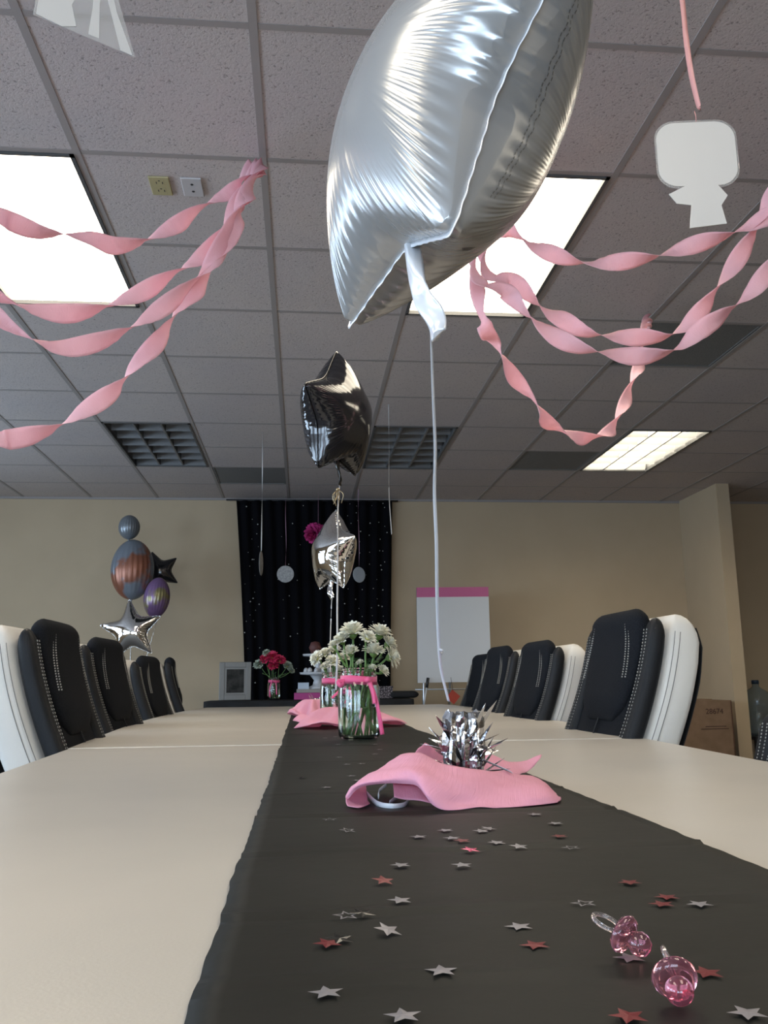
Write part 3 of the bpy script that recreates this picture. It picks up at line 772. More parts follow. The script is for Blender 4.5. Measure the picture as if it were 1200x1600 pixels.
# ------------------------------------------------------------------ foil balloon weights standing in crumpled crepe
def foil_weight(c, h, r, label, seed, grp='silver balloon weights', nsp=46):
    random.seed(seed); t = thing('balloon_weight', label, 'balloon weight', c, 0, grp)
    b = BM(); n, m_ = 40, 12; rings = []
    for j in range(m_+1):
        z = h*j/m_; q = j/m_; rr = r*(1.0-.12*math.sin(q*PI)+.06*math.sin(q*9+seed))*(1 if q < .93 else .8); ring = []
        for k in range(n):
            a = 2*PI*k/n; w = rr*(1+.22*noise.noise(Vector((math.cos(a)*2.3, math.sin(a)*2.3, z*55+seed)))+.13*math.cos(a*9+seed)); ring.append(b.verts.new((w*math.cos(a), w*math.sin(a), z+.006*noise.noise(Vector((a*3, z*30, seed))))))
        rings.append(ring)
    for a, c2 in zip(rings, rings[1:]):
        for k in range(n): b.faces.new((a[k], a[(k+1) % n], c2[(k+1) % n], c2[k]))
    b.faces.new(rings[0]); b.faces.new(rings[-1])
    obj('foil_wrap', b, weightfoil, t, smooth=False)
    b = BM()
    for k in range(nsp):
        a = random.uniform(0, 2*PI); el = random.uniform(-.1, 1.1); z0 = h*random.uniform(.2, .85); L = r*random.uniform(.8, 2.1)
        d = Vector((math.cos(a)*math.cos(el), math.sin(a)*math.cos(el), math.sin(el))); s = d.cross(Vector((random.random()-.5, random.random()-.5, 1))).normalized(); p0 = Vector((math.cos(a)*r*.7, math.sin(a)*r*.7, z0))
        w = random.uniform(.0025, .0055); bend = Vector((0, 0, random.uniform(-.012, .008)))
        v = [b.verts.new(p0-s*w), b.verts.new(p0+s*w), b.verts.new(p0+d*L*.6+bend*.5+s*w*.9), b.verts.new(p0+d*L*.6+bend*.5-s*w*.9), b.verts.new(p0+d*L+bend)]
        b.faces.new(v[:4]); b.faces.new((v[3], v[2], v[4]))
    obj('tinsel_spikes', b, weightfoil, t, smooth=False, solid=.0003)
    return t
def crepe_skirt(name, c, label, seed, rad, hgt, n=220, m_=22, lobes=None, wob=1.0, grp='pink crepe paper around the balloon weights'):
    """strip of crepe gathered round a weight and flaring out over the runner"""
    b = BM(); rows = []; uvl = b.loops.layers.uv.verify()
    for j in range(m_+1):
        s = j/m_; row = []
        for k in range(n+1):
            a = 2*PI*k/n; Ro = rad(a) if callable(rad) else rad; hh = hgt(a) if callable(hgt) else hgt
            r0 = .036+.006*math.sin(3*a+seed); wave = math.sin(a*5+seed)+.55*math.sin(a*8.3*1.0+seed*2)
            r = r0+(Ro-r0)*(s**.9)+.010*wob*s*wave
            lift = .5+.5*math.sin(a*4+seed*1.7); z = hh*(1-s)**1.25+.012*wob*s*(1-s)*3*wave
            z += .026*wob*lift*max(0, s-.55)**1.0*1.4*math.sin((s-.55)/.45*PI*.8) if s > .55 else 0
            z += .0015*noise.noise(Vector((a*9, s*9, seed)))
            row.append(b.verts.new((r*math.cos(a), r*math.sin(a), max(z, .0012))))
        rows.append(row)
    for j in range(m_):
        for k in range(n):
            f = b.faces.new((rows[j][k], rows[j][k+1], rows[j+1][k+1], rows[j+1][k]))
            for lp, (jj, kk) in zip(f.loops, ((j, k), (j, k+1), (j+1, k+1), (j+1, k))): lp[uvl].uv = (kk/n*.9, jj/m_)
    o = obj(name, b, crepem2, solid=.0005, recalc=False); o.location = c; tag(o, label, 'crepe paper', grp); return o
ZR = .7446
foil_weight((.203, 1.115, ZR), .097, .025, 'crinkled silver foil balloon weight with spikes, nearest the camera', 3)
def crepe_sheet(name, label, grid, c=None, grp='pink crepe paper around the balloon weights', curls=None):
    """grid: rows of world points; a sheet through them, smoothed"""
    rows = [spline(r, 10) for r in grid]; cols = list(zip(*rows)); cc = [spline(list(q), 8) for q in cols]; b = BM(); uvl = b.loops.layers.uv.verify()
    V = [[b.verts.new(p+Vector((0, 0, .0012*noise.noise(p*60)+.0035*noise.noise(p*24)))) for p in q] for q in cc]
    for i in range(len(V)-1):
        for j in range(len(V[0])-1):
            f = b.faces.new((V[i][j], V[i+1][j], V[i+1][j+1], V[i][j+1]))
            for lp, (a, d) in zip(f.loops, ((i, j), (i+1, j), (i+1, j+1), (i, j+1))): lp[uvl].uv = (a*.004, d/len(V[0]))
    for v in b.verts: v.co.z = max(v.co.z, ZR+.001)
    return b
# front fold of the near crepe: five stations across, back rim to front hem
G = ZR
def pt(px, py, Y): p = aty(px, py, Y); p.z = max(p.z, G+.001); return p
stA = [ # (px, py, depth) along the top rim, mid fold, belly and hem
    [(606, 1212, 1.16), (625, 1180, 1.14), (660, 1178, 1.08), (700, 1196, 1.03), (745, 1205, 1.03), (800, 1206, 1.08), (838, 1216, 1.12), (858, 1232, 1.14)],
    [(575, 1222, 1.09), (600, 1196, 1.08), (652, 1190, 1.03), (698, 1214, .995), (748, 1226, 1.00), (800, 1222, 1.04), (845, 1222, 1.07), (866, 1238, 1.09)],
    [(552, 1228, 1.05), (580, 1212, 1.03), (640, 1202, .995), (688, 1228, .975), (745, 1244, .985), (800, 1232, 1.01), (850, 1230, 1.03), (872, 1246, 1.05)],
    [(541, 1240, 1.03), (566, 1224, 1.00), (640, 1216, .985), (674, 1243, .965), (735, 1258, .975), (800, 1250, .985), (852, 1243, 1.0), (877, 1256, 1.02)],
    [(541, 1248, 1.03), (570, 1229, 1.00), (646, 1227, .985), (684, 1265, .962), (745, 1270, .968), (805, 1268, .975), (850, 1258, .99), (872, 1267, 1.00)]]
b = crepe_sheet('crepe', '', [[pt(*q) for q in r] for r in stA])
o = obj('crepe_paper', b, crepem2, solid=.0006, recalc=False)
tag(o, 'pale pink crepe paper flared around the nearest silver weight', 'crepe paper', 'pink crepe paper around the balloon weights')
# rolled ends and the back strip, one piece with the sheet
b = crepe_sheet('x', '', [[pt(541, 1240, 1.03), pt(553, 1228, 1.06), pt(570, 1226, 1.09), pt(572, 1240, 1.08)], [pt(541, 1252, 1.02), pt(556, 1250, 1.03), pt(572, 1248, 1.05), pt(574, 1252, 1.06)], [pt(548, 1264, 1.01), pt(560, 1266, 1.0), pt(570, 1262, 1.01), pt(578, 1256, 1.03)]])
obj('rolled_end', b, crepem2, o, solid=.0006, recalc=False)
b = crepe_sheet('x', '', [[pt(800, 1262, 1.0), pt(835, 1252, 1.02), pt(866, 1244, 1.05), pt(877, 1254, 1.04)], [pt(806, 1268, .99), pt(838, 1262, 1.0), pt(862, 1254, 1.03), pt(874, 1262, 1.03)], [pt(812, 1270, .985), pt(842, 1269, .99), pt(862, 1268, 1.0), pt(872, 1268, 1.0)]])
obj('rolled_end', b, crepem2, o, solid=.0006, recalc=False)
b = crepe_sheet('x', '', [[pt(664, 1162, 1.15), pt(690, 1172, 1.19), pt(745, 1172, 1.22), pt(790, 1190, 1.22), pt(820, 1188, 1.21), pt(846, 1178, 1.20)],
    [pt(648, 1178, 1.12), pt(690, 1185, 1.18), pt(750, 1186, 1.19), pt(795, 1200, 1.17), pt(822, 1197, 1.18), pt(844, 1184, 1.19)],
    [pt(640, 1195, 1.10), pt(690, 1200, 1.15), pt(755, 1208, 1.15), pt(800, 1214, 1.13), pt(818, 1208, 1.16), pt(834, 1196, 1.18)]])
obj('back_strip', b, crepem2, o, solid=.0006, recalc=False)
b = crepe_sheet('x', '', [[pt(614, 1224, 1.03), pt(650, 1226, 1.03), pt(690, 1240, 1.03)], [pt(616, 1246, 1.01), pt(650, 1250, 1.01), pt(690, 1262, 1.0)]])
obj('inner_fold', b, crepem2, o, solid=.0006, recalc=False)
b = BM(); ribbon(b, spline([pt(573, 1240, 1.07), pt(590, 1256, 1.02), pt(612, 1263, 1.0), pt(632, 1258, 1.01), pt(640, 1246, 1.05)], 10), .007, lambda s: .15)
ribbon(b, spline([pt(608, 1256, 1.03), pt(622, 1244, 1.06), pt(640, 1232, 1.1)], 8), .006, lambda s: .2)
ribbon(b, spline([pt(592, 1252, 1.08), pt(592, 1236, 1.1), pt(604, 1226, 1.12)], 8), .005, lambda s: .2)
tag(obj('ribbon_loop', b, satinw, solid=.0003, recalc=False), 'white curled ribbon loops at the left end of the nearest pink crepe', 'ribbon')
b = BM(); ribbon(b, spline([pt(752, 1186, 1.12), pt(775, 1196, 1.09), pt(800, 1207, 1.06)], 8), .006, lambda s: .9)
tag(obj('ribbon_loop', b, satinw, solid=.0003, recalc=False), 'white ribbon end lying across the right side of the nearest pink crepe', 'ribbon')
# middle and far arrangements
foil_weight((.155, 2.86, ZR+.002), .085, .030, 'silver foil balloon weight in front of the left flower jar', 5)
def rad2(a): return .13+.04*math.cos(a)**2+.02*math.sin(3*a+1)
crepe_skirt('crepe_paper', (.135, 2.84, ZR), 'pink crepe paper behind the front flower jar, middle of the three', 2.1, rad2, .062, wob=2.0)
foil_weight((.075, 3.85, ZR+.002), .07, .028, 'silver foil balloon weight farthest from the camera', 8)
crepe_skirt('crepe_paper', (.055, 3.80, ZR), 'crumpled pink crepe paper farthest along the runner', 4.0, .10, .07, wob=1.8)

# ------------------------------------------------------------------ flower jars
def jar(label, c, sc, tails, water=.076, rot=0, grp='mason jars with pink ribbon', small=False):
    t = thing('mason_jar', label, 'jar', c, rot, grp)
    po = [(0, .0015), (.040, .0), (.047, .003), (.0505, .010), (.0515, .03), (.0515, .115), (.0495, .128), (.0455, .138), (.0430, .143), (.0430, .148), (.0452, .150), (.0430, .153), (.0452, .157), (.0430, .160), (.0430, .166), (.0445, .168), (.0440, .172), (.0415, .1725)]
    pi = [(.0400, .171), (.0400, .141), (.0445, .134), (.0485, .116), (.0490, .03), (.0475, .012), (.040, .0065), (0, .0065)]
    b = BM(); lathe(b, po+pi, 56)
    # embossed panel ribs
    for v in b.verts:
        r = math.hypot(v.co.x, v.co.y)
        if .03 < v.co.z < .12 and r > .0505: pass
    obj('glass', b, glassm, t)
    b = BM(); lathe(b, [(0, .0075), (.0395, .0075), (.0468, .0125), (.0484, .03), (.0484, water-.001), (.0480, water), (0, water)], 48); obj('water', b, waterm, t)
    b = BM()
    pts = [Vector((.0455*math.cos(a), .0455*math.sin(a), .141+.002*math.sin(2*a))) for a in [2*PI*k/64 for k in range(65)]]
    ribbon(b, pts, .021, lambda s: 0, side0=Vector((0, 0, 1)))
    for T in tails:
        pp = spline(T, 10); ribbon(b, pp, .010, lambda s: PI/2+.6*math.sin(s*25), side0=Vector((0, 1, 0)))
    lathe(b, [(0, -.008), (.008, -.004), (.009, .003), (0, .008)], 10, tails[0][0])
    obj('ribbon', b, ribbonpink, t, solid=.0006, recalc=False)
    if sc != 1: t.scale = (sc,)*3
    return t
J1 = tab(563, 1160); J1 = Vector((J1.x, J1.y+.045, ZR+.001))
jar('mason jar with hot pink ribbon and white flowers, nearer of the pair', J1, 1.0, [
    [(.020, -.043, .142), (.030, -.048, .115), (.034, -.055, .085)], [(.022, -.043, .142), (.037, -.047, .10), (.045, -.052, .06), (.053, -.052, .012)], [(-.036, -.030, .140), (-.052, -.034, .138), (-.047, -.036, .128), (-.038, -.034, .134)]])
J2 = Vector((aty(523, 1100, 3.14).x, 3.14, ZR+.001))
jar('mason jar with pink ribbon, smaller one behind the nearer flower jar', J2, 1.0, [[(.035, -.036, .14), (.015, -.058, .11), (-.012, -.062, .085)], [(.036, -.036, .14), (.04, -.05, .12), (.036, -.05, .1)]])
def petal(b, M, L, w, cup, droop, mi=0, nseg=5):
    rows = []
    for i in range(nseg+1):
        q = i/nseg; ww = w*(.45+.9*math.sin(min(q*1.15, 1)*PI*.62))*(1 if q < .85 else (1-(q-.85)/.15*.75)); x = L*q
        z = cup*L*math.sin(q*PI*.5)-droop*L*q*q; rows.append([b.verts.new(M @ Vector((x, s*ww/2, z+abs(s)*.12*ww))) for s in (-1, 0, 1)])
    for a, c in zip(rows, rows[1:]):
        for k in range(2): b.faces.new((a[k], a[k+1], c[k+1], c[k])).material_index = mi
def flower(label, jarc, head, R, axis, base, openness=.5, mt=None, grp='white chrysanthemums in the nearer jar', seed=0, nm='chrysanthemum', cat='flower', stemrad=.0022):
    """head = world point of the bloom, base = foot of the stem in the jar"""
    random.seed(seed*31+5); mt = mt or petalm
    t = thing(nm, label, cat, base, 0, grp); H = head-base
    ax = Vector(axis).normalized(); Z = ax; X = Vector((1, 0, 0)) if abs(ax.x) < .9 else Vector((0, 1, 0)); X = (X-Z*X.dot(Z)).normalized(); Y = Z.cross(X)
    F = Matrix((X, Y, Z)).transposed().to_4x4(); F.translation = H
    b = BM(); layers = [(1.0, .05+.45*(1-openness), 24), (.93, .35+.4*(1-openness), 22), (.78, .75+.3*(1-openness), 18), (.58, 1.1, 14), (.36, 1.35, 9)]
    for li, (lr, el, n) in enumerate(layers):
        for k in range(n):
            a = 2*PI*(k+.5*(li % 2))/n+random.uniform(-.08, .08); e = el+random.uniform(-.12, .12)
            M = F @ Matrix.Translation((0, 0, .10*R*li)) @ Matrix.Rotation(a, 4, 'Z') @ Matrix.Rotation(-e, 4, 'Y') @ Matrix.Translation((R*.08, 0, 0))
            petal(b, M, R*lr*random.uniform(.9, 1.05), R*.215, .16, random.uniform(0, .3))
    obj('petals', b, mt, t, recalc=False)
    b = BM(); lathe(b, [(0, R*.26), (R*.2, R*.22), (R*.22, R*.1), (0, 0)], 12, M=F); obj('flower_centre', b, discm, t)
    b = BM(); lathe(b, [(0, R*.12), (R*.34, R*.10), (R*.36, 0), (R*.2, -R*.22), (.003, -R*.32), (0, -R*.32)], 14, M=F); obj('calyx', b, calyxm, t)
    e = H-Z*R*.3; neck = Vector((jarc.x-base.x, jarc.y-base.y, 0))+Vector((e.x-(jarc.x-base.x), e.y-(jarc.y-base.y), 0))*.0
    off = Vector((e.x-neck.x, e.y-neck.y, 0)); off = off.normalized()*min(off.length, .031) if off.length > 1e-6 else off
    nk = Vector((neck.x+off.x, neck.y+off.y, .165-(base.z-jarc.z)))
    P = spline([(0, 0, 0), nk*.55, nk, nk*.45+e*.55-Vector((0, 0, .002)), e], 7); b = BM(); tube(b, P, stemrad, 7); obj('stem', b, stemm, t)
    return t
def leafy(label, jarc, base, tip, grp, seed, jw=.028):
    random.seed(seed); t = thing('leaf_sprig', label, 'leaves', base, 0, grp); H = tip-base; b = BM(); nk = Vector((jarc.x-base.x, jarc.y-base.y, .16)); nk.x += max(-jw, min(jw, H.x-nk.x)); nk.y += max(-jw, min(jw, H.y-nk.y))
    P = spline([(0, 0, 0), nk, H], 8); tube(b, P, .0018, 6); obj('stem', b, stemm, t)
    b = BM()
    for k in range(5):
        p = P[-1-k*2]; a = random.uniform(0, 2*PI); M = Matrix.Translation(p) @ Matrix.Rotation(a, 4, 'Z') @ Matrix.Rotation(-random.uniform(.2, .9), 4, 'Y'); petal(b, M, random.uniform(.016, .028), .012, .1, .3)
    obj('leaves', b, leafm, t, recalc=False)
YJ = J1.y
FL1 = [  # px, py, radius m, depth offset, axis, openness, label
    (551, 992, .031, -.015, (-.12, -.35, .9), .35, 'topmost full white chrysanthemum in the nearer jar'),
    (592, 994, .029, .005, (.28, -.25, .9), .3, 'second tall white chrysanthemum, right of the topmost one'),
    (535, 1003, .022, -.02, (-.45, -.35, .8), .4, 'white chrysanthemum just left of and below the topmost one'),
    (523, 1010, .015, -.03, (-.35, -.3, .85), 0.0, 'half-closed round white bud at the left of the nearer jar'),
    (548, 1022, .021, -.012, (-.1, -.35, .85), .3, 'white chrysanthemum under the topmost one in the nearer jar'),
    (573, 1000, .022, -.035, (.3, -.5, .8), .35, 'white chrysanthemum with drooping petals between the two tallest'),
    (584, 1022, .027, -.03, (.02, -.25, .95), .45, 'broad flat white chrysanthemum in the middle right of the nearer jar'),
    (605, 1008, .023, .015, (.6, -.2, .7), .5, 'white chrysanthemum leaning right behind the tall right one'),
    (608, 1028, .026, -.01, (.85, -.3, .35), .7, 'rightmost white chrysanthemum with petals hanging down'),
    (563, 1038, .011, -.02, (-.2, -.3, .9), .0, 'tiny white bud above the middle of the jar rim'),
    (582, 1046, .012, -.03, (.1, -.3, .9), .1, 'small pale bud above the ribbon of the nearer jar'),
    (596, 1050, .017, -.02, (.55, -.35, .6), .4, 'small low white chrysanthemum at the right of the jar rim')]
for k, (px, py, R, dy, ax, op, lab) in enumerate(FL1):
    a = 2*PI*k/len(FL1)*3.1; base = Vector((J1.x+.030*math.cos(a), YJ+.030*math.sin(a), ZR+.012)); flower(lab, J1, aty(px, py, YJ+dy), R*1.12, ax, base, op, seed=k, stemrad=.0026)
for k, (px, py, lab) in enumerate(((556, 1035, 'dark leafy sprig left of centre in the nearer jar'), (574, 1046, 'dark leafy sprig low over the rim of the nearer jar'), (592, 1034, 'dark leafy sprig under the right flowers of the nearer jar'))):
    leafy(lab, J1, Vector((J1.x-.02+.02*k, YJ+.01, ZR+.012)), aty(px, py, YJ), 'leaf sprigs in the nearer jar', k)
FL2 = [(497, 1030, .026, -.02, (-.85, -.4, .3), .6, 'leftmost white chrysanthemum, facing left from the farther jar'),
       (509, 1024, .024, .0, (-.4, -.3, .85), .5, 'flat white chrysanthemum over the left of the farther jar'),
       (522, 1018, .024, .01, (-.1, -.3, .9), .4, 'highest white chrysanthemum of the farther jar'),
       (520, 1036, .026, -.02, (0, -.5, .8), .5, 'middle white chrysanthemum of the farther jar'),
       (508, 1044, .017, -.03, (-.2, -.5, .8), .2, 'yellowish white bud low in the farther jar'),
       (531, 1048, .016, -.02, (.2, -.4, .85), .2, 'small white bloom beside the front jar in the farther jar'),
       (537, 1030, .022, .01, (.3, -.3, .85), .4, 'right-hand white chrysanthemum of the farther jar')]
for k, (px, py, R, dy, ax, op, lab) in enumerate(FL2):
    a = 2*PI*k/len(FL2)*2.2; base = Vector((J2.x+.028*math.cos(a), J2.y+.028*math.sin(a), ZR+.012)); flower(lab, J2, aty(px, py, J2.y+dy), R*1.15, ax, base, op, seed=40+k, grp='white chrysanthemums in the farther jar')

# ------------------------------------------------------------------ star confetti and pacifiers on the runner
def star_meshdata(mt, outline_only=False):
    b = BM(); R1, R2, h = .0090, .0040, .0004
    vs = [b.verts.new(((R1 if k % 2 == 0 else R2)*math.cos(PI/2+k*PI/5), (R1 if k % 2 == 0 else R2)*math.sin(PI/2+k*PI/5), 0)) for k in range(10)]
    c = b.verts.new((0, 0, .0003))
    for k in range(10): b.faces.new((vs[k], vs[(k+1) % 10], c))
    if outline_only:
        bmesh.ops.delete(b, geom=[c], context='VERTS'); b.free(); b = BM()
        for k in range(10):
            a0, a1 = PI/2+k*PI/5, PI/2+(k+1)*PI/5; r0, r1 = ((R1, R2) if k % 2 == 0 else (R2, R1))
            q = [b.verts.new((r*math.cos(a), r*math.sin(a), 0)) for a, r in ((a0, r0), (a1, r1), (a1, r1*.62), (a0, r0*.74))]; b.faces.new(q)
    return b
sm = {}
for key, mt, ol in (('silver', starsilver, False), ('red', starred, False), ('pink', starpink, False), ('black', starblack, False), ('outline', starsilver, True)):
    b = star_meshdata(mt, ol); bmesh.ops.recalc_face_normals(b, faces=b.faces); me = bpy.data.meshes.new('star_confetti'); b.to_mesh(me); b.free(); me.materials.append(mt); sm[key] = me
STARS = [
 (690, 1516, 'silver', 0, 0, 'bright silver star near the bottom, left of the pacifiers'),
 (510, 1550, 'silver', 8, 0, 'violet-grey silver star at the bottom left of the runner'),
 (630, 1586, 'silver', 4, 0, 'silver star cut close to the bottom edge of the photo'),
 (811, 1447, 'silver', 12, 0, 'silver star left of the upper pacifier'),
 (606, 1452, 'silver', 30, .25, 'slanting silver star with one raised point, above the bright one'),
 (541, 1430, 'outline', 10, .05, 'bright-edged silver star touching a black sliver, left side'),
 (625, 1406, 'silver', 14, .05, 'pinkish silver star below the red bar-like star'),
 (626, 1351, 'silver', 22, .03, 'grey silver star left of and below the glowing pink star'),
 (722, 1351, 'silver', 2, .03, 'grey silver star right below the glowing pink star'),
 (515, 1280, 'outline', 0, 0, 'thin outline star at the far left below the crepe'),
 (543, 1297, 'outline', 24, .12, 'tilted outline star left below the pink crepe'),
 (654, 1307, 'silver', 4, 0, 'silver star left of the pair with the red one'),
 (696, 1297, 'silver', 17, 0, 'silver star just under the middle of the nearest crepe'),
 (752, 1298, 'silver', 10, .05, 'left silver star of the overlapping pair under the crepe'),
 (763, 1294, 'silver', 40, .1, 'right silver star of the overlapping pair under the crepe'),
 (706, 1309, 'silver', 3, 0, 'silver star touching the small red star above the glowing one'),
 (776, 1316, 'silver', 20, .05, 'pinkish silver star right of the glowing pink star'),
 (811, 1322, 'silver', 5, .1, 'flat sliver-like silver star on the fold right of the glowing star'),
 (868, 1286, 'silver', 15, 0, 'small silver star below the right end of the crepe'),
 (892, 1324, 'outline', 12, 0, 'dim outline star on the fold toward the right edge of the runner'),
 (836, 1272, 'silver', 3, 0, 'silver star peeking out under the right crepe hem'),
 (984, 1496, 'silver', 6, 0, 'lilac silver star lying right under the upper pacifier'),
 (1168, 1582, 'silver', 10, 0, 'silver star in the bottom right corner'),
 (1093, 1412, 'silver', 18, 0, 'silver star nearest the right edge of the runner'),
 (912, 1411, 'outline', 7, 0, 'faint outline star on the fold above the upper pacifier'),
 (566, 1426, 'black', 33, .1, 'black sliver star beside the bright-edged one'),
 (531, 1466, 'black', 20, .1, 'black star touching the dark red one on the left'),
 (599, 1375, 'red', 9, .18, 'red star seen as a short bar on the left'),
 (512, 1473, 'red', 28, .05, 'dark red star beside the black one on the left'),
 (836, 1476, 'red', 14, 0, 'dark red star left of the upper pacifier'),
 (1104, 1519, 'red', 0, .03, 'bright red star right of the lower pacifier'),
 (982, 1587, 'red', 10, .03, 'bright red star at the bottom, left of the lower pacifier'),
 (984, 1378, 'red', 20, 0, 'red star alone above the upper pacifier'),
 (1042, 1401, 'red', 12, 0, 'upper dark red star of the close pair on the right'),
 (1034, 1412, 'red', 4, 0, 'lower dark red star of the close pair on the right'),
 (722, 1313, 'red', 15, .05, 'small red star between a silver one and the glowing pink one'),
 (735, 1327, 'pink', 22, .12, 'glowing hot pink star in the middle of the runner'),
 (874, 1306, 'red', 10, 0, 'faint dark red star below the small silver one on the right'),
 (510, 1230, 'silver', 10, 0, 'silver star on the fold left of the crepe'),
 (542, 1194, 'silver', 5, 0, 'left one of two grey stars in front of the jar'),
 (565, 1193, 'silver', 15, 0, 'right one of two grey stars in front of the jar'),
 (530, 1183, 'silver', 20, 0, 'pale star just below left of the front jar'),
 (549, 1212, 'silver', 8, 0, 'pale star left of the crepe, above its left roll'),
 (558, 1219, 'silver', 18, 0, 'tiny pale star touching the left roll of the crepe'),
 (528, 1163, 'silver', 3, 0, 'tiny star at the left foot of the front jar'),
 (586, 1163, 'silver', 12, 0, 'tiny star at the right foot of the front jar'),
 (593, 1171, 'silver', 7, 0, 'tiny star below right of the front jar foot'),
 (586, 1178, 'silver', 0, 0, 'lowest of the tiny stars right of the front jar'),
 (524, 1151, 'silver', 5, 0, 'tiny star left of the front jar above its foot'),
 (508, 1153, 'silver', 9, 0, 'tiny star farthest left near the front jar'),
 (472, 1215, 'black', 9, 0, 'small black star near the left runner edge'),
 (640, 1190, 'silver', 9, 0, 'tiny star behind the left rim of the crepe')]
for px, py, key, rz, tilt, lab in STARS:
    p = atz(px, py, ZR+.0010+.004*tilt); o = bpy.data.objects.new('star_confetti', sm[key]); COL.objects.link(o)
    o.location = p; o.scale = (.95, .95, .95); o.rotation_euler = (tilt, tilt*.5, R_(rz)); tag(o, lab, 'confetti star', 'star confetti on the runner')
def pacifier(label, px, py, rotz, roll, spin=0):
    p = atz(px, py, ZR+.0098); t = thing('toy_pacifier', label, 'pacifier', p, rotz, 'tiny clear pink pacifiers')
    t.rotation_euler = (Matrix.Rotation(rotz, 3, 'Z') @ Matrix.Rotation(roll, 3, 'X') @ Matrix.Rotation(spin, 3, 'Y')).to_euler(); t.scale = (.82, .82, .82)
    # local Y runs from nipple (towards -Y) to handle (+Y)
    M = Matrix.Rotation(-PI/2, 4, 'X')
    b = BM(); lathe(b, [(0, -.0135), (.004, -.0125), (.0068, -.009), (.0072, -.005), (.0052, -.0015), (.0046, .0), (0, .0)], 24, M=M); obj('nipple', b, pinkplastic, t)
    b = BM(); lathe(b, [(0, .0005), (.006, .0003), (.0105, .0016), (.0118, .0045), (.0098, .0078), (.004, .0092), (0, .0094)], 28, M=M)
    obj('shield', b, pinkplastic, t)
    b = BM(); pts = [Vector((.0072*math.cos(a), .0170+.0088*math.sin(a), 0)) for a in [2*PI*k/24 for k in range(25)]]; tube(b, pts, .0015, 8, cap=False); obj('ring_handle', b, clearplastic, t)
pacifier('upper pink pacifier lying on its side with its ring pointing left', 985, 1466, R_(40), .38)
pacifier('lower pink pacifier seen from its round nipple end', 1057, 1536, R_(-12), .28, 1.2)

# ------------------------------------------------------------------ crepe streamers
def streamer(label, A, pts, B, Y, lobe, ph0=0, w=.052, grp='twisted pink crepe streamers'):
    """A/B = world ends; pts = sight points between them at depths Y(q)"""
    n = len(pts); P = ([A] if A else [])+[aty(px, py, Y(i/(n-1))) for i, (px, py) in enumerate(pts)]+([B] if B else [])
    q = spline(P, 16); b = BM(); L = sum((a-c).length for a, c in zip(q, q[1:]))
    ribbon(b, q, w, lambda s: ph0+PI*s/lobe, cross=6, ruffle=.0022, seed=len(label))
    o = obj('crepe_streamer', b, crepem, solid=.0004, recalc=False); tag(o, label, 'streamer', grp); return o
AL = Vector((-.150, 2.655, H_CEIL-.03))
lin = lambda a, b: (lambda q: a+(b-a)*q)
streamer('top left pink streamer crossing the glaring light', AL+Vector((-.02, 0, 0)), [(372, 292), (345, 310), (310, 328), (275, 352), (230, 376), (180, 384), (150, 375), (110, 368), (60, 362), (20, 347), (0, 337), (-50, 310), (-150, 230)], Vector((-2.4, 2.4, H_CEIL-.03)), lin(2.55, 2.1), .26, .5)
streamer('second left pink streamer, skimming the lower edge of the glaring light', AL, [(375, 310), (348, 362), (312, 405), (265, 432), (210, 463), (160, 482), (100, 490), (40, 481), (0, 466), (-60, 430), (-170, 340)], Vector((-2.45, 2.2, H_CEIL-.03)), lin(2.5, 2.0), .27, .2)
streamer('third left pink streamer, sagging just below the glaring light', AL+Vector((.005, -.01, 0)), [(382, 310), (352, 370), (325, 420), (290, 452), (255, 480), (215, 508), (160, 532), (100, 544), (50, 530), (0, 498), (-60, 450), (-170, 350)], Vector((-2.4, 2.0, H_CEIL-.03)), lin(2.45, 2.0), .30, .9)
streamer('lowest left pink streamer dropping towards the left edge', AL+Vector((.01, 0, 0)), [(385, 310), (360, 370), (330, 420), (310, 450), (283, 480), (250, 530), (215, 567), (185, 605), (140, 637), (95, 665), (58, 678), (20, 686), (0, 686), (-60, 674), (-200, 610)], Vector((-2.6, 2.3, H_CEIL-.03)), lin(2.45, 2.1), .235, .1)
AR_ = atz(738, 300, H_CEIL-.03)
BR_ = Vector((1.95, 2.40, H_CEIL-.03))
streamer('topmost right pink streamer passing under the hanging card', AR_, [(775, 352), (800, 360), (835, 384), (870, 399), (905, 408), (940, 411), (985, 407), (1035, 398), (1090, 381), (1150, 363), (1200, 338), (1260, 305), (1330, 270)], BR_, lin(2.5, 2.05), .21, .3)
streamer('second right pink streamer, upper of the two close ones', AR_+Vector((.02, 0, 0)), [(762, 424), (800, 438), (850, 482), (880, 500), (915, 518), (960, 526), (1010, 527), (1050, 523), (1085, 498), (1130, 440), (1165, 385), (1190, 345), (1212, 300), (1260, 250)], BR_+Vector((-.05, .0, 0)), lin(2.4, 2.1), .20, 1.1)
streamer('third right pink streamer, lower of the two close ones', AR_+Vector((.03, .02, 0)), [(745, 428), (790, 455), (825, 490), (865, 524), (910, 544), (970, 555), (1015, 556), (1060, 545), (1092, 518), (1130, 492), (1170, 462), (1205, 418), (1250, 370), (1330, 300)], BR_+Vector((.05, .02, 0)), lin(2.35, 2.05), .21, .2)
streamer('lowest right pink streamer hanging in a deep loop', AR_+Vector((-.02, .03, 0)), [(752, 488), (775, 540), (800, 585), (835, 628), (850, 655), (880, 676), (920, 686), (955, 672), (972, 640), (990, 595), (1002, 560), (1008, 520)], atz(1012, 497, H_CEIL-.03), lin(2.45, 3.3), .24, .4, w=.05)

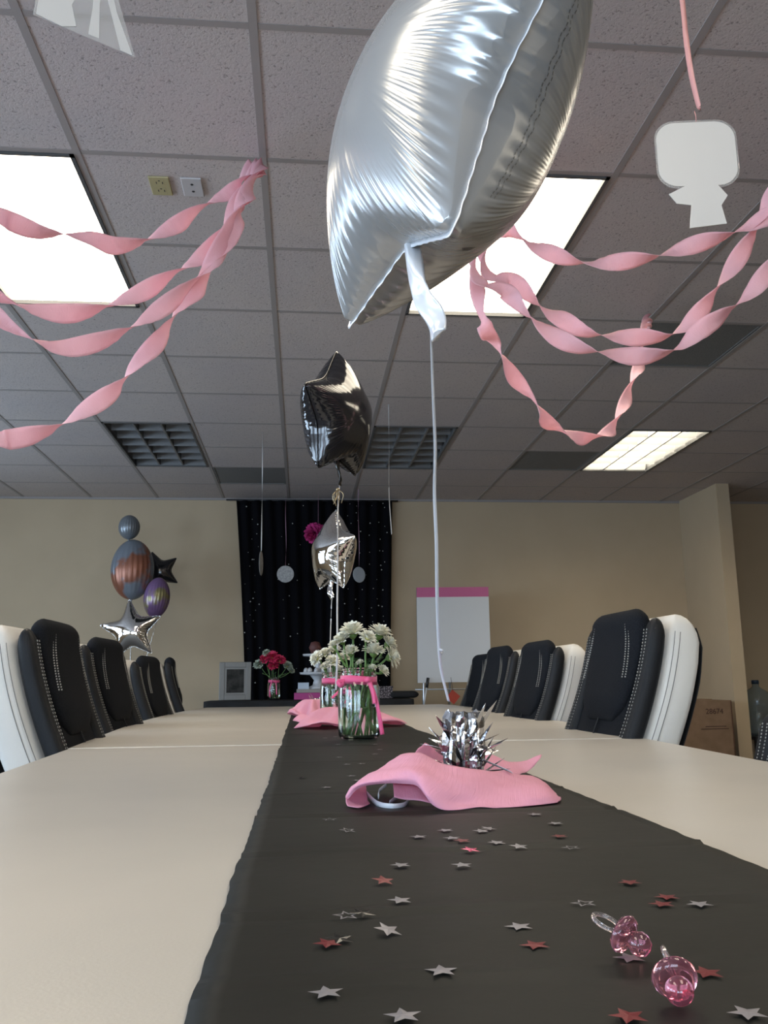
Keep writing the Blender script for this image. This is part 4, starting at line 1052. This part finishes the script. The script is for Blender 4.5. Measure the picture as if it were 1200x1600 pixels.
# ------------------------------------------------------------------ hanging cards and discs
def flat_shape(poly, th, n=0):
    b = BM(); vs = [b.verts.new((x, 0, z)) for x, z in poly]; f = b.faces.new(vs); r = bmesh.ops.extrude_face_region(b, geom=[f])
    bmesh.ops.translate(b, verts=[v for v in r['geom'] if isinstance(v, bmesh.types.BMVert)], vec=(0, th, 0)); bmesh.ops.translate(b, verts=b.verts, vec=(0, -th/2, 0)); return b
def rrect(x0, x1, z0, z1, r, n=6):
    out = []
    for cx, cz, a0 in ((x1-r, z1-r, 0), (x0+r, z1-r, PI/2), (x0+r, z0+r, PI), (x1-r, z0+r, 3*PI/2)):
        for k in range(n+1): a = a0+PI/2*k/n; out.append((cx+r*math.cos(a), cz+r*math.sin(a)))
    return out
YC = 1.55
cc = aty(1089, 252, YC)
t = thing('hanging_card', 'plain white laminated card hanging by a pink ribbon at the upper right', 'hanging decoration', cc, R_(-8))
u = YC/1290
b = flat_shape(rrect(-69*u, 70*u, -50*u, 78*u, 34*u), .0012); obj('laminate', b, lamedge, t, smooth=False)
b = flat_shape(rrect(-66*u, 67*u, -46*u, 74*u, 32*u), .0018); obj('upper_card', b, lamm, t, smooth=False)
b = flat_shape([(-52*u, -60*u), (-20*u, -44*u), (30*u, -44*u), (46*u, -66*u), (34*u, -84*u), (40*u, -118*u), (-22*u, -124*u), (-16*u, -82*u), (-40*u, -78*u)], .0017); obj('lower_card', b, lamm, t, smooth=False)
b = BM(); tube(b, spline([(.005, 0, 72*u), (.006, 0, 85*u), (.004, 0, 96*u)], 5), .0008, 5); obj('hanging_loop', b, satinp, t)
top = atz(1058, -60, H_CEIL-.006)
string('hanging_ribbon', [Vector((cc.x-.01, YC+.0, H_CEIL-.006)) if False else aty(1048, -150, 1.50), aty(1066, 0, 1.52), aty(1072, 60, 1.53), aty(1080, 115, 1.54), aty(1091, 163, YC), aty(1094, 170, YC)], .011, satinp, 'salmon pink satin ribbon holding the white card at the upper right', 'ribbon', 2.5)
YC2 = 1.35; c2 = aty(135, 30, YC2)
t = thing('hanging_card', 'clear laminated card with pale strips hanging at the upper left corner', 'hanging decoration', c2, R_(10)); u = YC2/1200
b = flat_shape([(-76*u, -8*u), (74*u, -52*u), (40*u, 60*u), (20*u, 120*u), (-60*u, 120*u), (-72*u, 40*u)], .0012); obj('laminate', b, lamedge, t, smooth=False)
b = flat_shape([(-72*u, -6*u), (-34*u, -20*u), (-14*u, -16*u), (-22*u, 20*u), (-8*u, 60*u), (0, 116*u), (-56*u, 116*u), (-68*u, 40*u)], .0018); obj('pale_strip', b, lamm, t, smooth=False)
b = flat_shape([(4*u, -26*u), (20*u, -30*u), (18*u, 30*u), (24*u, 110*u), (10*u, 110*u), (8*u, 20*u)], .0018); obj('pale_strip', b, lamm, t, smooth=False)
b = flat_shape([(52*u, -44*u), (70*u, -50*u), (44*u, 20*u), (28*u, 90*u), (24*u, 60*u)], .0018); obj('pale_strip', b, lamm, t, smooth=False)
b = BM(); tube(b, [Vector((-.02, 0, .13)), Vector((-.02, 0, H_CEIL-c2.z-.006))], .0012, 5); obj('hanging_thread', b, satinp, t)
# strings with discs in front of the curtain
def hang(label, px_top, px, py, Y, r, mt, smt, name='hanging_disc', edge=0.0, w=.006):
    c = aty(px, py, Y); t = thing(name, label, 'hanging decoration', c, R_(edge))
    b = BM(); lathe(b, [(0, -.0015), (r*.97, -.0015), (r, 0), (r*.97, .0015), (0, .0015)], 40, M=Matrix.Rotation(PI/2, 4, 'X')); obj('disc', b, mt, t, smooth=False)
    b = BM(); lathe(b, [(r*.52, -.003), (r*.60, -.003), (r*.60, .003), (r*.52, .003), (r*.52, -.003)], 32, M=Matrix.Rotation(PI/2, 4, 'X')); obj('rim_line', b, mt, t, smooth=False)
    tp = H_CEIL-c.z-.006; R0 = Matrix.Rotation(-R_(edge), 3, 'Z')
    b = BM(); ribbon(b, spline([Vector((0, 0, r)), Vector((.004, 0, tp*.35)), Vector((-.004, 0, tp*.7)), Vector((0, 0, tp))], 12), w, lambda s: .9+6*s, cross=1, side0=Vector((1, 0, .01))); obj('strand', b, smt, t, solid=.0005, recalc=False)
    return t
hang('grey round disc on a dusty pink strand against the black curtain', 446, 446, 897, 7.7, .075, discgrey, strandm)
hang('pale blue disc half hidden behind the mirror silver balloon', 559, 561, 898, 7.7, .070, discblue, strandm, edge=35)
hang('disc turned edge-on at the end of the pale strand, left of the grey disc', 409, 408, 880, 5.9, .085, discgrey, strandw, edge=84, w=.008)
c = aty(492, 833, 7.8); t = thing('paper_pompom', 'hot pink paper pompom behind the mirror silver balloon', 'hanging decoration', c); b = BM(); random.seed(4)
for k in range(340):
    z = random.uniform(-1, 1); a = random.uniform(0, 2*PI); s = math.sqrt(1-z*z); d = Vector((s*math.cos(a), s*math.sin(a), z)); e = d.cross(Vector((random.random(), random.random(), random.random()))).normalized()
    r = .098*random.uniform(.85, 1.1); v = [b.verts.new(d*.02), b.verts.new(d*r*.8-e*.02), b.verts.new(d*r), b.verts.new(d*r*.8+e*.02)]; b.faces.new(v)
obj('paper_petals', b, poppink, t, smooth=False)
b = BM(); tube(b, [Vector((.03, 0, .05)), Vector((.03, 0, H_CEIL-c.z-.006))], .0015, 5); obj('thread', b, strandm, t)
p0, p1 = atz(607, 632, H_CEIL-.006), None
b = BM(); ribbon(b, spline([Vector((p0.x, p0.y, H_CEIL-.006)), aty(608, 700, p0.y), aty(608, 770, p0.y), aty(612, 835, p0.y)], 10), .006, lambda s: 1+3*s); tag(obj('hanging_ribbon', b, strandw, solid=.0005, recalc=False), 'faint pale strand hanging right of the black star balloon', 'ribbon')

# ------------------------------------------------------------------ black backdrop curtain with little light dots
t = thing('backdrop_curtain', 'black backdrop curtain with rows of tiny pale dots on the back wall', 'curtain', (0, YB-.05, 0))
b = BM(); nx, nz = 150, 30; x0t, x1t, x0b, x1b = -.625, .845, -.50, .80; rows = []
for j in range(nz+1):
    q = j/nz; z = .30+(H_CEIL-.035-.30)*q; row = []
    for i in range(nx+1):
        u = i/nx; xa = x0b+(x0t-x0b)*q**1.5; xb = x1b+(x1t-x1b)*q**1.5; x = xa+(xb-xa)*u
        row.append(b.verts.new((x, -.02+.018*math.sin(u*2*PI*13+.6*math.sin(u*9))+.004*math.sin(q*7+u*20), z)))
    rows.append(row)
for j in range(nz):
    for i in range(nx): b.faces.new((rows[j][i], rows[j][i+1], rows[j+1][i+1], rows[j+1][i]))
obj('cloth', b, curtm, t, solid=.003)
b = BM(); random.seed(12); cnt = 0
cols = [-.50, -.42, -.20, -.10, -.02, .30, .42, .52, .62, .72, .76]
for cx in cols:
    z = .75
    while z < 2.5:
        z += random.uniform(.05, .19) if cx > .4 or cx < -.35 else random.uniform(.12, .4); x = cx+random.uniform(-.035, .035)
        r = random.choice((.003, .0035, .0045, .006)); lathe(b, [(0, -.002), (r, 0), (0, .002)], 8, (x, -.050, z), M=Matrix.Rotation(PI/2, 4, 'X'))
o = obj('pale_dots', b, dotm, t, smooth=False, kind='stuff')
b = BM(); tube(b, [(-.72, -.02, H_CEIL-.03), (.9, -.02, H_CEIL-.03)], .008, 8); obj('curtain_rod', b, blackplastic, t)

# ------------------------------------------------------------------ back table with its things
YT = 7.55
zt = aty(440, 1094, YT-.25).z; ZT = zt
xa, xb = aty(320, 1094, YT-.2).x, aty(645, 1096, YT-.2).x
t = thing('back_table', 'low display table under a black cloth in front of the backdrop curtain', 'table', (0, YT, 0))
b = BM(); bx(b, xa+.03, xb-.03, -.27, .27, ZT-.03, ZT-.006); obj('tabletop', b, blackplastic, t, smooth=False)
for sx in (xa+.08, xb-.08):
    for sy in (-.22, .22): b = BM(); tube(b, [(sx, sy, 0), (sx, sy, ZT-.03)], .014, 8); obj('leg', b, blackplastic, t)
b = BM(); n = 160; ring = []
def cl(z, f, wob):
    L = []
    per = 2*(xb-xa)+2*.56
    for k in range(n):
        d = per*k/n; w = xb-xa
        if d < w: p = Vector((xa+d, -.28, z))
        elif d < w+.56: p = Vector((xb, -.28+(d-w), z))
        elif d < 2*w+.56: p = Vector((xb-(d-w-.56), .28, z))
        else: p = Vector((xa, .28-(d-2*w-.56), z))
        c0 = Vector(((xa+xb)/2, 0, z)); q = (p-c0); wv = 1+wob*math.sin(d*26+f); L.append(b.verts.new((c0.x+q.x*(1+(wv-1)*.3), q.y*wv, z)))
    return L
r1 = cl(ZT-.004, 0, 0); r1b = cl(ZT-.02, 0, .01); r2 = cl(ZT*.5, .3, .06); r3 = cl(.03, .6, .09)
for a, c_ in ((r1, r1b), (r1b, r2), (r2, r3)):
    for k in range(n): b.faces.new((a[k], a[(k+1) % n], c_[(k+1) % n], c_[k]))
b.faces.new(r1)
tag(obj('tablecloth', b, clothm, solid=.002), 'black cloth covering the display table at the back', 'tablecloth').location = (0, YT, 0)
# photo frame
p = aty(367, 1091, YT-.12); Yf = YT-.12; s = Yf/1330
t = thing('picture_frame', 'silver picture frame standing at the left of the back table', 'picture frame', (p.x, Yf, ZT+.002), 0); t.rotation_euler = (-.1, 0, R_(3))
w, h = 23.5*s, 56*s
b = BM()
for q in ((-w, -w+.045, 0, h), (w-.045, w, 0, h), (-w+.045, w-.045, 0, .045), (-w+.045, w-.045, h-.045, h)): bx(b, q[0], q[1], -.012, .012, q[2], q[3])
obj('frame', b, framegrey, t, smooth=False, bevel=.004)
b = BM()
for q in ((-w+.045, -w+.06, .045, h-.045), (w-.06, w-.045, .045, h-.045), (-w+.06, w-.06, .045, .06), (-w+.06, w-.06, h-.06, h-.045)): bx(b, q[0], q[1], -.009, .0, q[2], q[3])
obj('inner_frame', b, framegrey, t, smooth=False)
b = BM(); bx(b, -w+.06, w-.06, -.004, .0, .06, h-.06); obj('picture', b, picm, t, smooth=False)
b = BM(); box(b, (0, .055, .10), (.05, .004, .21), Matrix.Rotation(.5, 3, 'X')); obj('easel_back', b, blackplastic, t, smooth=False)
# red flowers in a jar
J3 = Vector((aty(428, 1090, YT-.1).x, YT-.1, ZT+.002))
jar('glass jar with pink ribbon tails on the back table', J3, 1.05, [[(-.015, -.043, .142), (-.032, -.052, .09), (-.03, -.052, .02)], [(.015, -.043, .142), (.02, -.052, .09), (.022, -.05, .04)]], water=.08)
FL3 = [(425, 1030, .07, redpetal, 'central red flower on the back table'), (437, 1034, .055, redpetal, 'right red flower on the back table'), (415, 1032, .055, redpetal, 'left red flower on the back table'), (427, 1042, .05, redpetal, 'lowest red flower on the back table'),
       (406, 1040, .055, palepetal, 'pale flower at the far left of the red bouquet'), (448, 1042, .05, palepetal, 'pale flower at the right of the red bouquet'), (417, 1022, .04, palepetal, 'pale flower at the top of the red bouquet'), (454, 1049, .035, palepetal, 'small pale bloom hanging right of the red bouquet')]
for k, (px, py, R, mt, lab) in enumerate(FL3):
    a = k*.9; base = Vector((J3.x+.025*math.cos(a), J3.y+.025*math.sin(a), ZT+.014)); flower(lab, J3, aty(px, py, YT-.1), R, ((px-428)*.02, -.6, .7), base, .4, mt=mt, seed=70+k, grp='flowers on the back table', nm='flower')
for k, px in enumerate((410, 430, 447)): leafy('dark leaves %s of the red bouquet' % ('on the left', 'in the middle', 'on the right')[k], J3, Vector((J3.x, J3.y, ZT+.014)), aty(px, 1052, YT-.12), 'leaves in the red bouquet', 20+k)
# cake stand with tiers
pc = aty(492, 1091, YT-.15); s = (YT-.15)/1330
bh = 13*s
t2 = thing('gift_box', 'flat magenta box with grey lid under the white tiered stand', 'box', (aty(489, 1100, YT-.15).x, YT-.15, ZT+.001))
b = BM(); bx(b, -.155, .155, -.1, .1, 0, .055); obj('box_body', b, magentam, t2, smooth=False, bevel=.003)
b = BM(); bx(b, -.135, .158, -.103, .103, .055, .085); obj('lid', b, greybox, t2, smooth=False, bevel=.003)
t = thing('cake_stand', 'white tiered cake stand on a magenta box on the back table', 'cake stand', (aty(497, 1080, YT-.15).x, YT-.15, ZT+.087))
b = BM(); lathe(b, [(0, 0), (.09, 0), (.085, .012), (.045, .03), (.035, .07), (.06, .10), (.07, .112), (.15, .118), (.155, .135), (.15, .13), (0, .128)], 40); obj('lower_tier', b, whitechina, t)
b = BM(); lathe(b, [(0, .13), (.035, .13), (.02, .17), (.025, .25), (.045, .262), (.125, .268), (.13, .285), (.125, .28), (0, .278)], 40); obj('upper_tier', b, whitechina, t)
b = BM(); 
for a in range(11): lathe(b, [(0, .128), (.022, .13), (.02, .150), (.012, .165), (0, .17)], 10, (.105*math.cos(a*.571), .105*math.sin(a*.571), .001))
tag(obj('dome_sweets', b, whitechina), 'ring of pale sweets on the lower tier of the cake stand', 'sweets').location = t.location+Vector((0, 0, .002))
b = BM(); lathe(b, [(0, -.055), (.035, -.045), (.052, 0), (.035, .045), (0, .055)], 20, (0, 0, 0)); o = obj('cake_topper', b, browncake); o.location = t.location+Vector((-.025, 0, .337)); tag(o, 'dark brown ball-shaped topper above the tiered stand', 'decoration')
t = thing('name_card', 'pale blue folded card at the left foot of the cake stand', 'card', (aty(474, 1086, YT-.2).x, YT-.23, ZT+.087))
b = BM(); box(b, (0, 0, .025), (.09, .002, .055), Matrix.Rotation(-.35, 3, 'X')); box(b, (0, .018, .025), (.09, .002, .055), Matrix.Rotation(.35, 3, 'X')); obj('folded_sheet', b, bluechina, t, smooth=False)
t = thing('speckled_box', 'dark box with pale speckles at the right end of the back table', 'box', (aty(601, 1094, YT-.1).x, YT-.1, ZT+.001))
b = BM(); bx(b, -.065, .065, -.05, .05, 0, .085); obj('box_body', b, dottedm, t, smooth=False, bevel=.004)
b = BM(); bx(b, -.068, .068, -.053, .053, .085, .10); obj('lid', b, dottedm, t, smooth=False, bevel=.003)
b = BM(); cushion(b, lambda v: Vector((-.13+.26*v, 0, .028)), lambda v: .06, lambda v: .03, X=Vector((0, 1, 0)), e0=.2, e1=.2); o = obj('black_bag', b, clothm); o.location = (aty(630, 1094, YT-.1).x, YT-.1, ZT+.002); tag(o, 'low black pouch lying at the right end of the back table', 'bag')

# ------------------------------------------------------------------ flip chart
YF = 7.35
cTL, cTR, cBL, cBR = aty(651, 918, YF+.06), aty(763, 917, YF+.06), aty(653, 1067, YF-.0), aty(768, 1065, YF)
t = thing('flip_chart', 'white flip chart pad with pink header on an easel by the back wall', 'flip chart', (cBL.x, YF, 0))
def quad_slab(a, b_, c, d, th):
    bm = BM(); V = [Vector((p.x-cBL.x, p.y-YF, p.z)) for p in (a, b_, c, d)]; f = [bm.verts.new(v) for v in V]; g = [bm.verts.new(v+Vector((0, th, 0))) for v in V]
    bm.faces.new(f); bm.faces.new(g[::-1])
    for i in range(4): bm.faces.new((f[i], f[(i+1) % 4], g[(i+1) % 4], g[i]))
    return bm
q = .105
mL = cTL.lerp(cBL, q); mR = cTR.lerp(cBR, q)
obj('paper_pad', quad_slab(mL, mR, cBR, cBL, .012), paperm, t, smooth=False)
obj('pink_header', quad_slab(cTL, cTR, mR, mL, .016), pinkpaper, t, smooth=False)
obj('backing_board', quad_slab(cTL+Vector((0, .02, 0)), cTR+Vector((0, .02, 0)), cBR+Vector((0, .02, 0)), cBL+Vector((0, .02, 0)), .01), alum, t, smooth=False)
for x in (.08, .56):
    b = BM(); tube(b, [(x, .08, 1.6), (x-.06 if x < .3 else x+.06, -.06, 0)], .011, 8); obj('leg', b, alum, t)
b = BM(); tube(b, [(.32, .08, 1.6), (.32, .55, 0)], .011, 8); obj('leg', b, alum, t)
b = BM(); tube(b, [(-.02, .03, cBL.z-.055), (.62, .03, cBL.z-.055)], .006, 8); obj('tray_bar', b, alum, t)
pm = aty(669, 1063, YF-.03); b = BM(); tube(b, [pm+Vector((0, 0, .02)), pm+Vector((-.015, -.01, -.06))], .013, 10); tube(b, [pm+Vector((-.015, -.01, -.06)), pm+Vector((-.05, -.02, -.24))], .007, 8, mi=1)
tag(obj('pen_holder', b, [blackplastic, whitechina]), 'black-capped white pointer leaning at the lower left of the flip chart', 'pointer')
pr = aty(708, 1089, YF-.05); b = BM(); box(b, (0, 0, 0), (.085, .003, .085), Matrix.Rotation(R_(40), 3, 'Y')); o = obj('red_card', b, redm, smooth=False, bevel=.0008); o.location = pr; tag(o, 'red square card hanging under the flip chart', 'card')
b = BM(); tube(b, [(0, 0, .055), (-.01, .03, .16)], .0018, 5); obj('cord', b, blackplastic, o)

# ------------------------------------------------------------------ carton and water jugs at the right
pb = aty(1142, 1094, 7.2)
t = thing('cardboard_box', 'tall brown cardboard box against the short wall end, numbered 28674', 'box', (pb.x-.26, 7.4, 0), R_(0))
b = BM(); bx(b, -.26, .26, -.2, .2, 0, pb.z); obj('carton', b, cardm, t, smooth=False, bevel=.003)
b = BM(); bx(b, .2605, .2625, -.2, .2, 0, pb.z); bx(b, .252, .2625, -.2035, -.2015, 0.01, pb.z-.01); obj('edge_tape', b, tapem, t, smooth=False)
b = BM(); bx(b, -.26, .10, -.19, .02, pb.z+.001, pb.z+.012); obj('open_flap', b, cardm, t, smooth=False)
b = BM(); bx(b, .02, .2, -.2025, -.2012, pb.z-.215, pb.z-.21); bx(b, -.02, .22, -.2025, -.2012, pb.z-.235, pb.z-.23); obj('printed_lines', b, inkm, t, smooth=False)
fc = bpy.data.curves.new('printed_number', 'FONT'); fc.body = '28674'; fc.size = .062; fc.extrude = .0005; fo = bpy.data.objects.new('tmp', fc); COL.objects.link(fo)
bpy.context.view_layer.update(); me = bpy.data.meshes.new_from_object(fo.evaluated_get(bpy.context.evaluated_depsgraph_get())); bpy.data.objects.remove(fo)
me.materials.clear(); me.materials.append(inkm); no = bpy.data.objects.new('printed_number', me); COL.objects.link(no); no.parent = t; no.location = (.03, -.2015, pb.z-.11); no.rotation_euler = (PI/2, 0, 0)
zj = aty(1183, 1063, 7.75).z-.485
t = thing('low_stand', 'dark low stand carrying the water jugs', 'stand', (aty(1195, 1100, 7.75).x, 7.75, 0))
b = BM(); bx(b, -.22, .42, -.2, .2, zj-.03, zj-.001); obj('shelf_board', b, blackplastic, t, smooth=False)
for sx in (-.2, .4):
    for sy in (-.17, .17): b = BM(); bx(b, sx-.015, sx+.015, sy-.015, sy+.015, 0, zj-.03); obj('leg', b, blackplastic, t, smooth=False)
for px, lab in ((1183, 'blue plastic water jug beside the wall end'), (1229, 'blue plastic water jug cut off by the right edge of the photo')):
    p = aty(px, 1100, 7.75); t = thing('water_jug', lab, 'water jug', (p.x, 7.75, zj), 0, 'blue water jugs')
    b = BM(); prof = [(0, .012), (.10, 0), (.13, .01), (.135, .03), (.135, .10), (.130, .108), (.135, .116), (.135, .2), (.130, .208), (.135, .216), (.135, .315), (.128, .345), (.09, .39), (.045, .415), (.03, .43), (.028, .455), (.031, .46), (.028, .465)]
    lathe(b, prof+[(r-.003 if r > .01 else 0, z) for r, z in prof[::-1] if z > .005]+[(0, .014)], 40); obj('bottle', b, jugm, t)
    b = BM(); lathe(b, [(0, .487), (.030, .487), (.033, .48), (.033, .452), (.0315, .452)], 20); obj('cap', b, jugcap, t)
# printed marks on the big balloon's seam and back
random.seed(5)

S.cycles.use_denoising = True
S.cycles.max_bounces = 10; S.cycles.diffuse_bounces = 5; S.cycles.glossy_bounces = 6; S.cycles.transmission_bounces = 10; S.cycles.transparent_max_bounces = 12
S.cycles.sample_clamp_indirect = 8
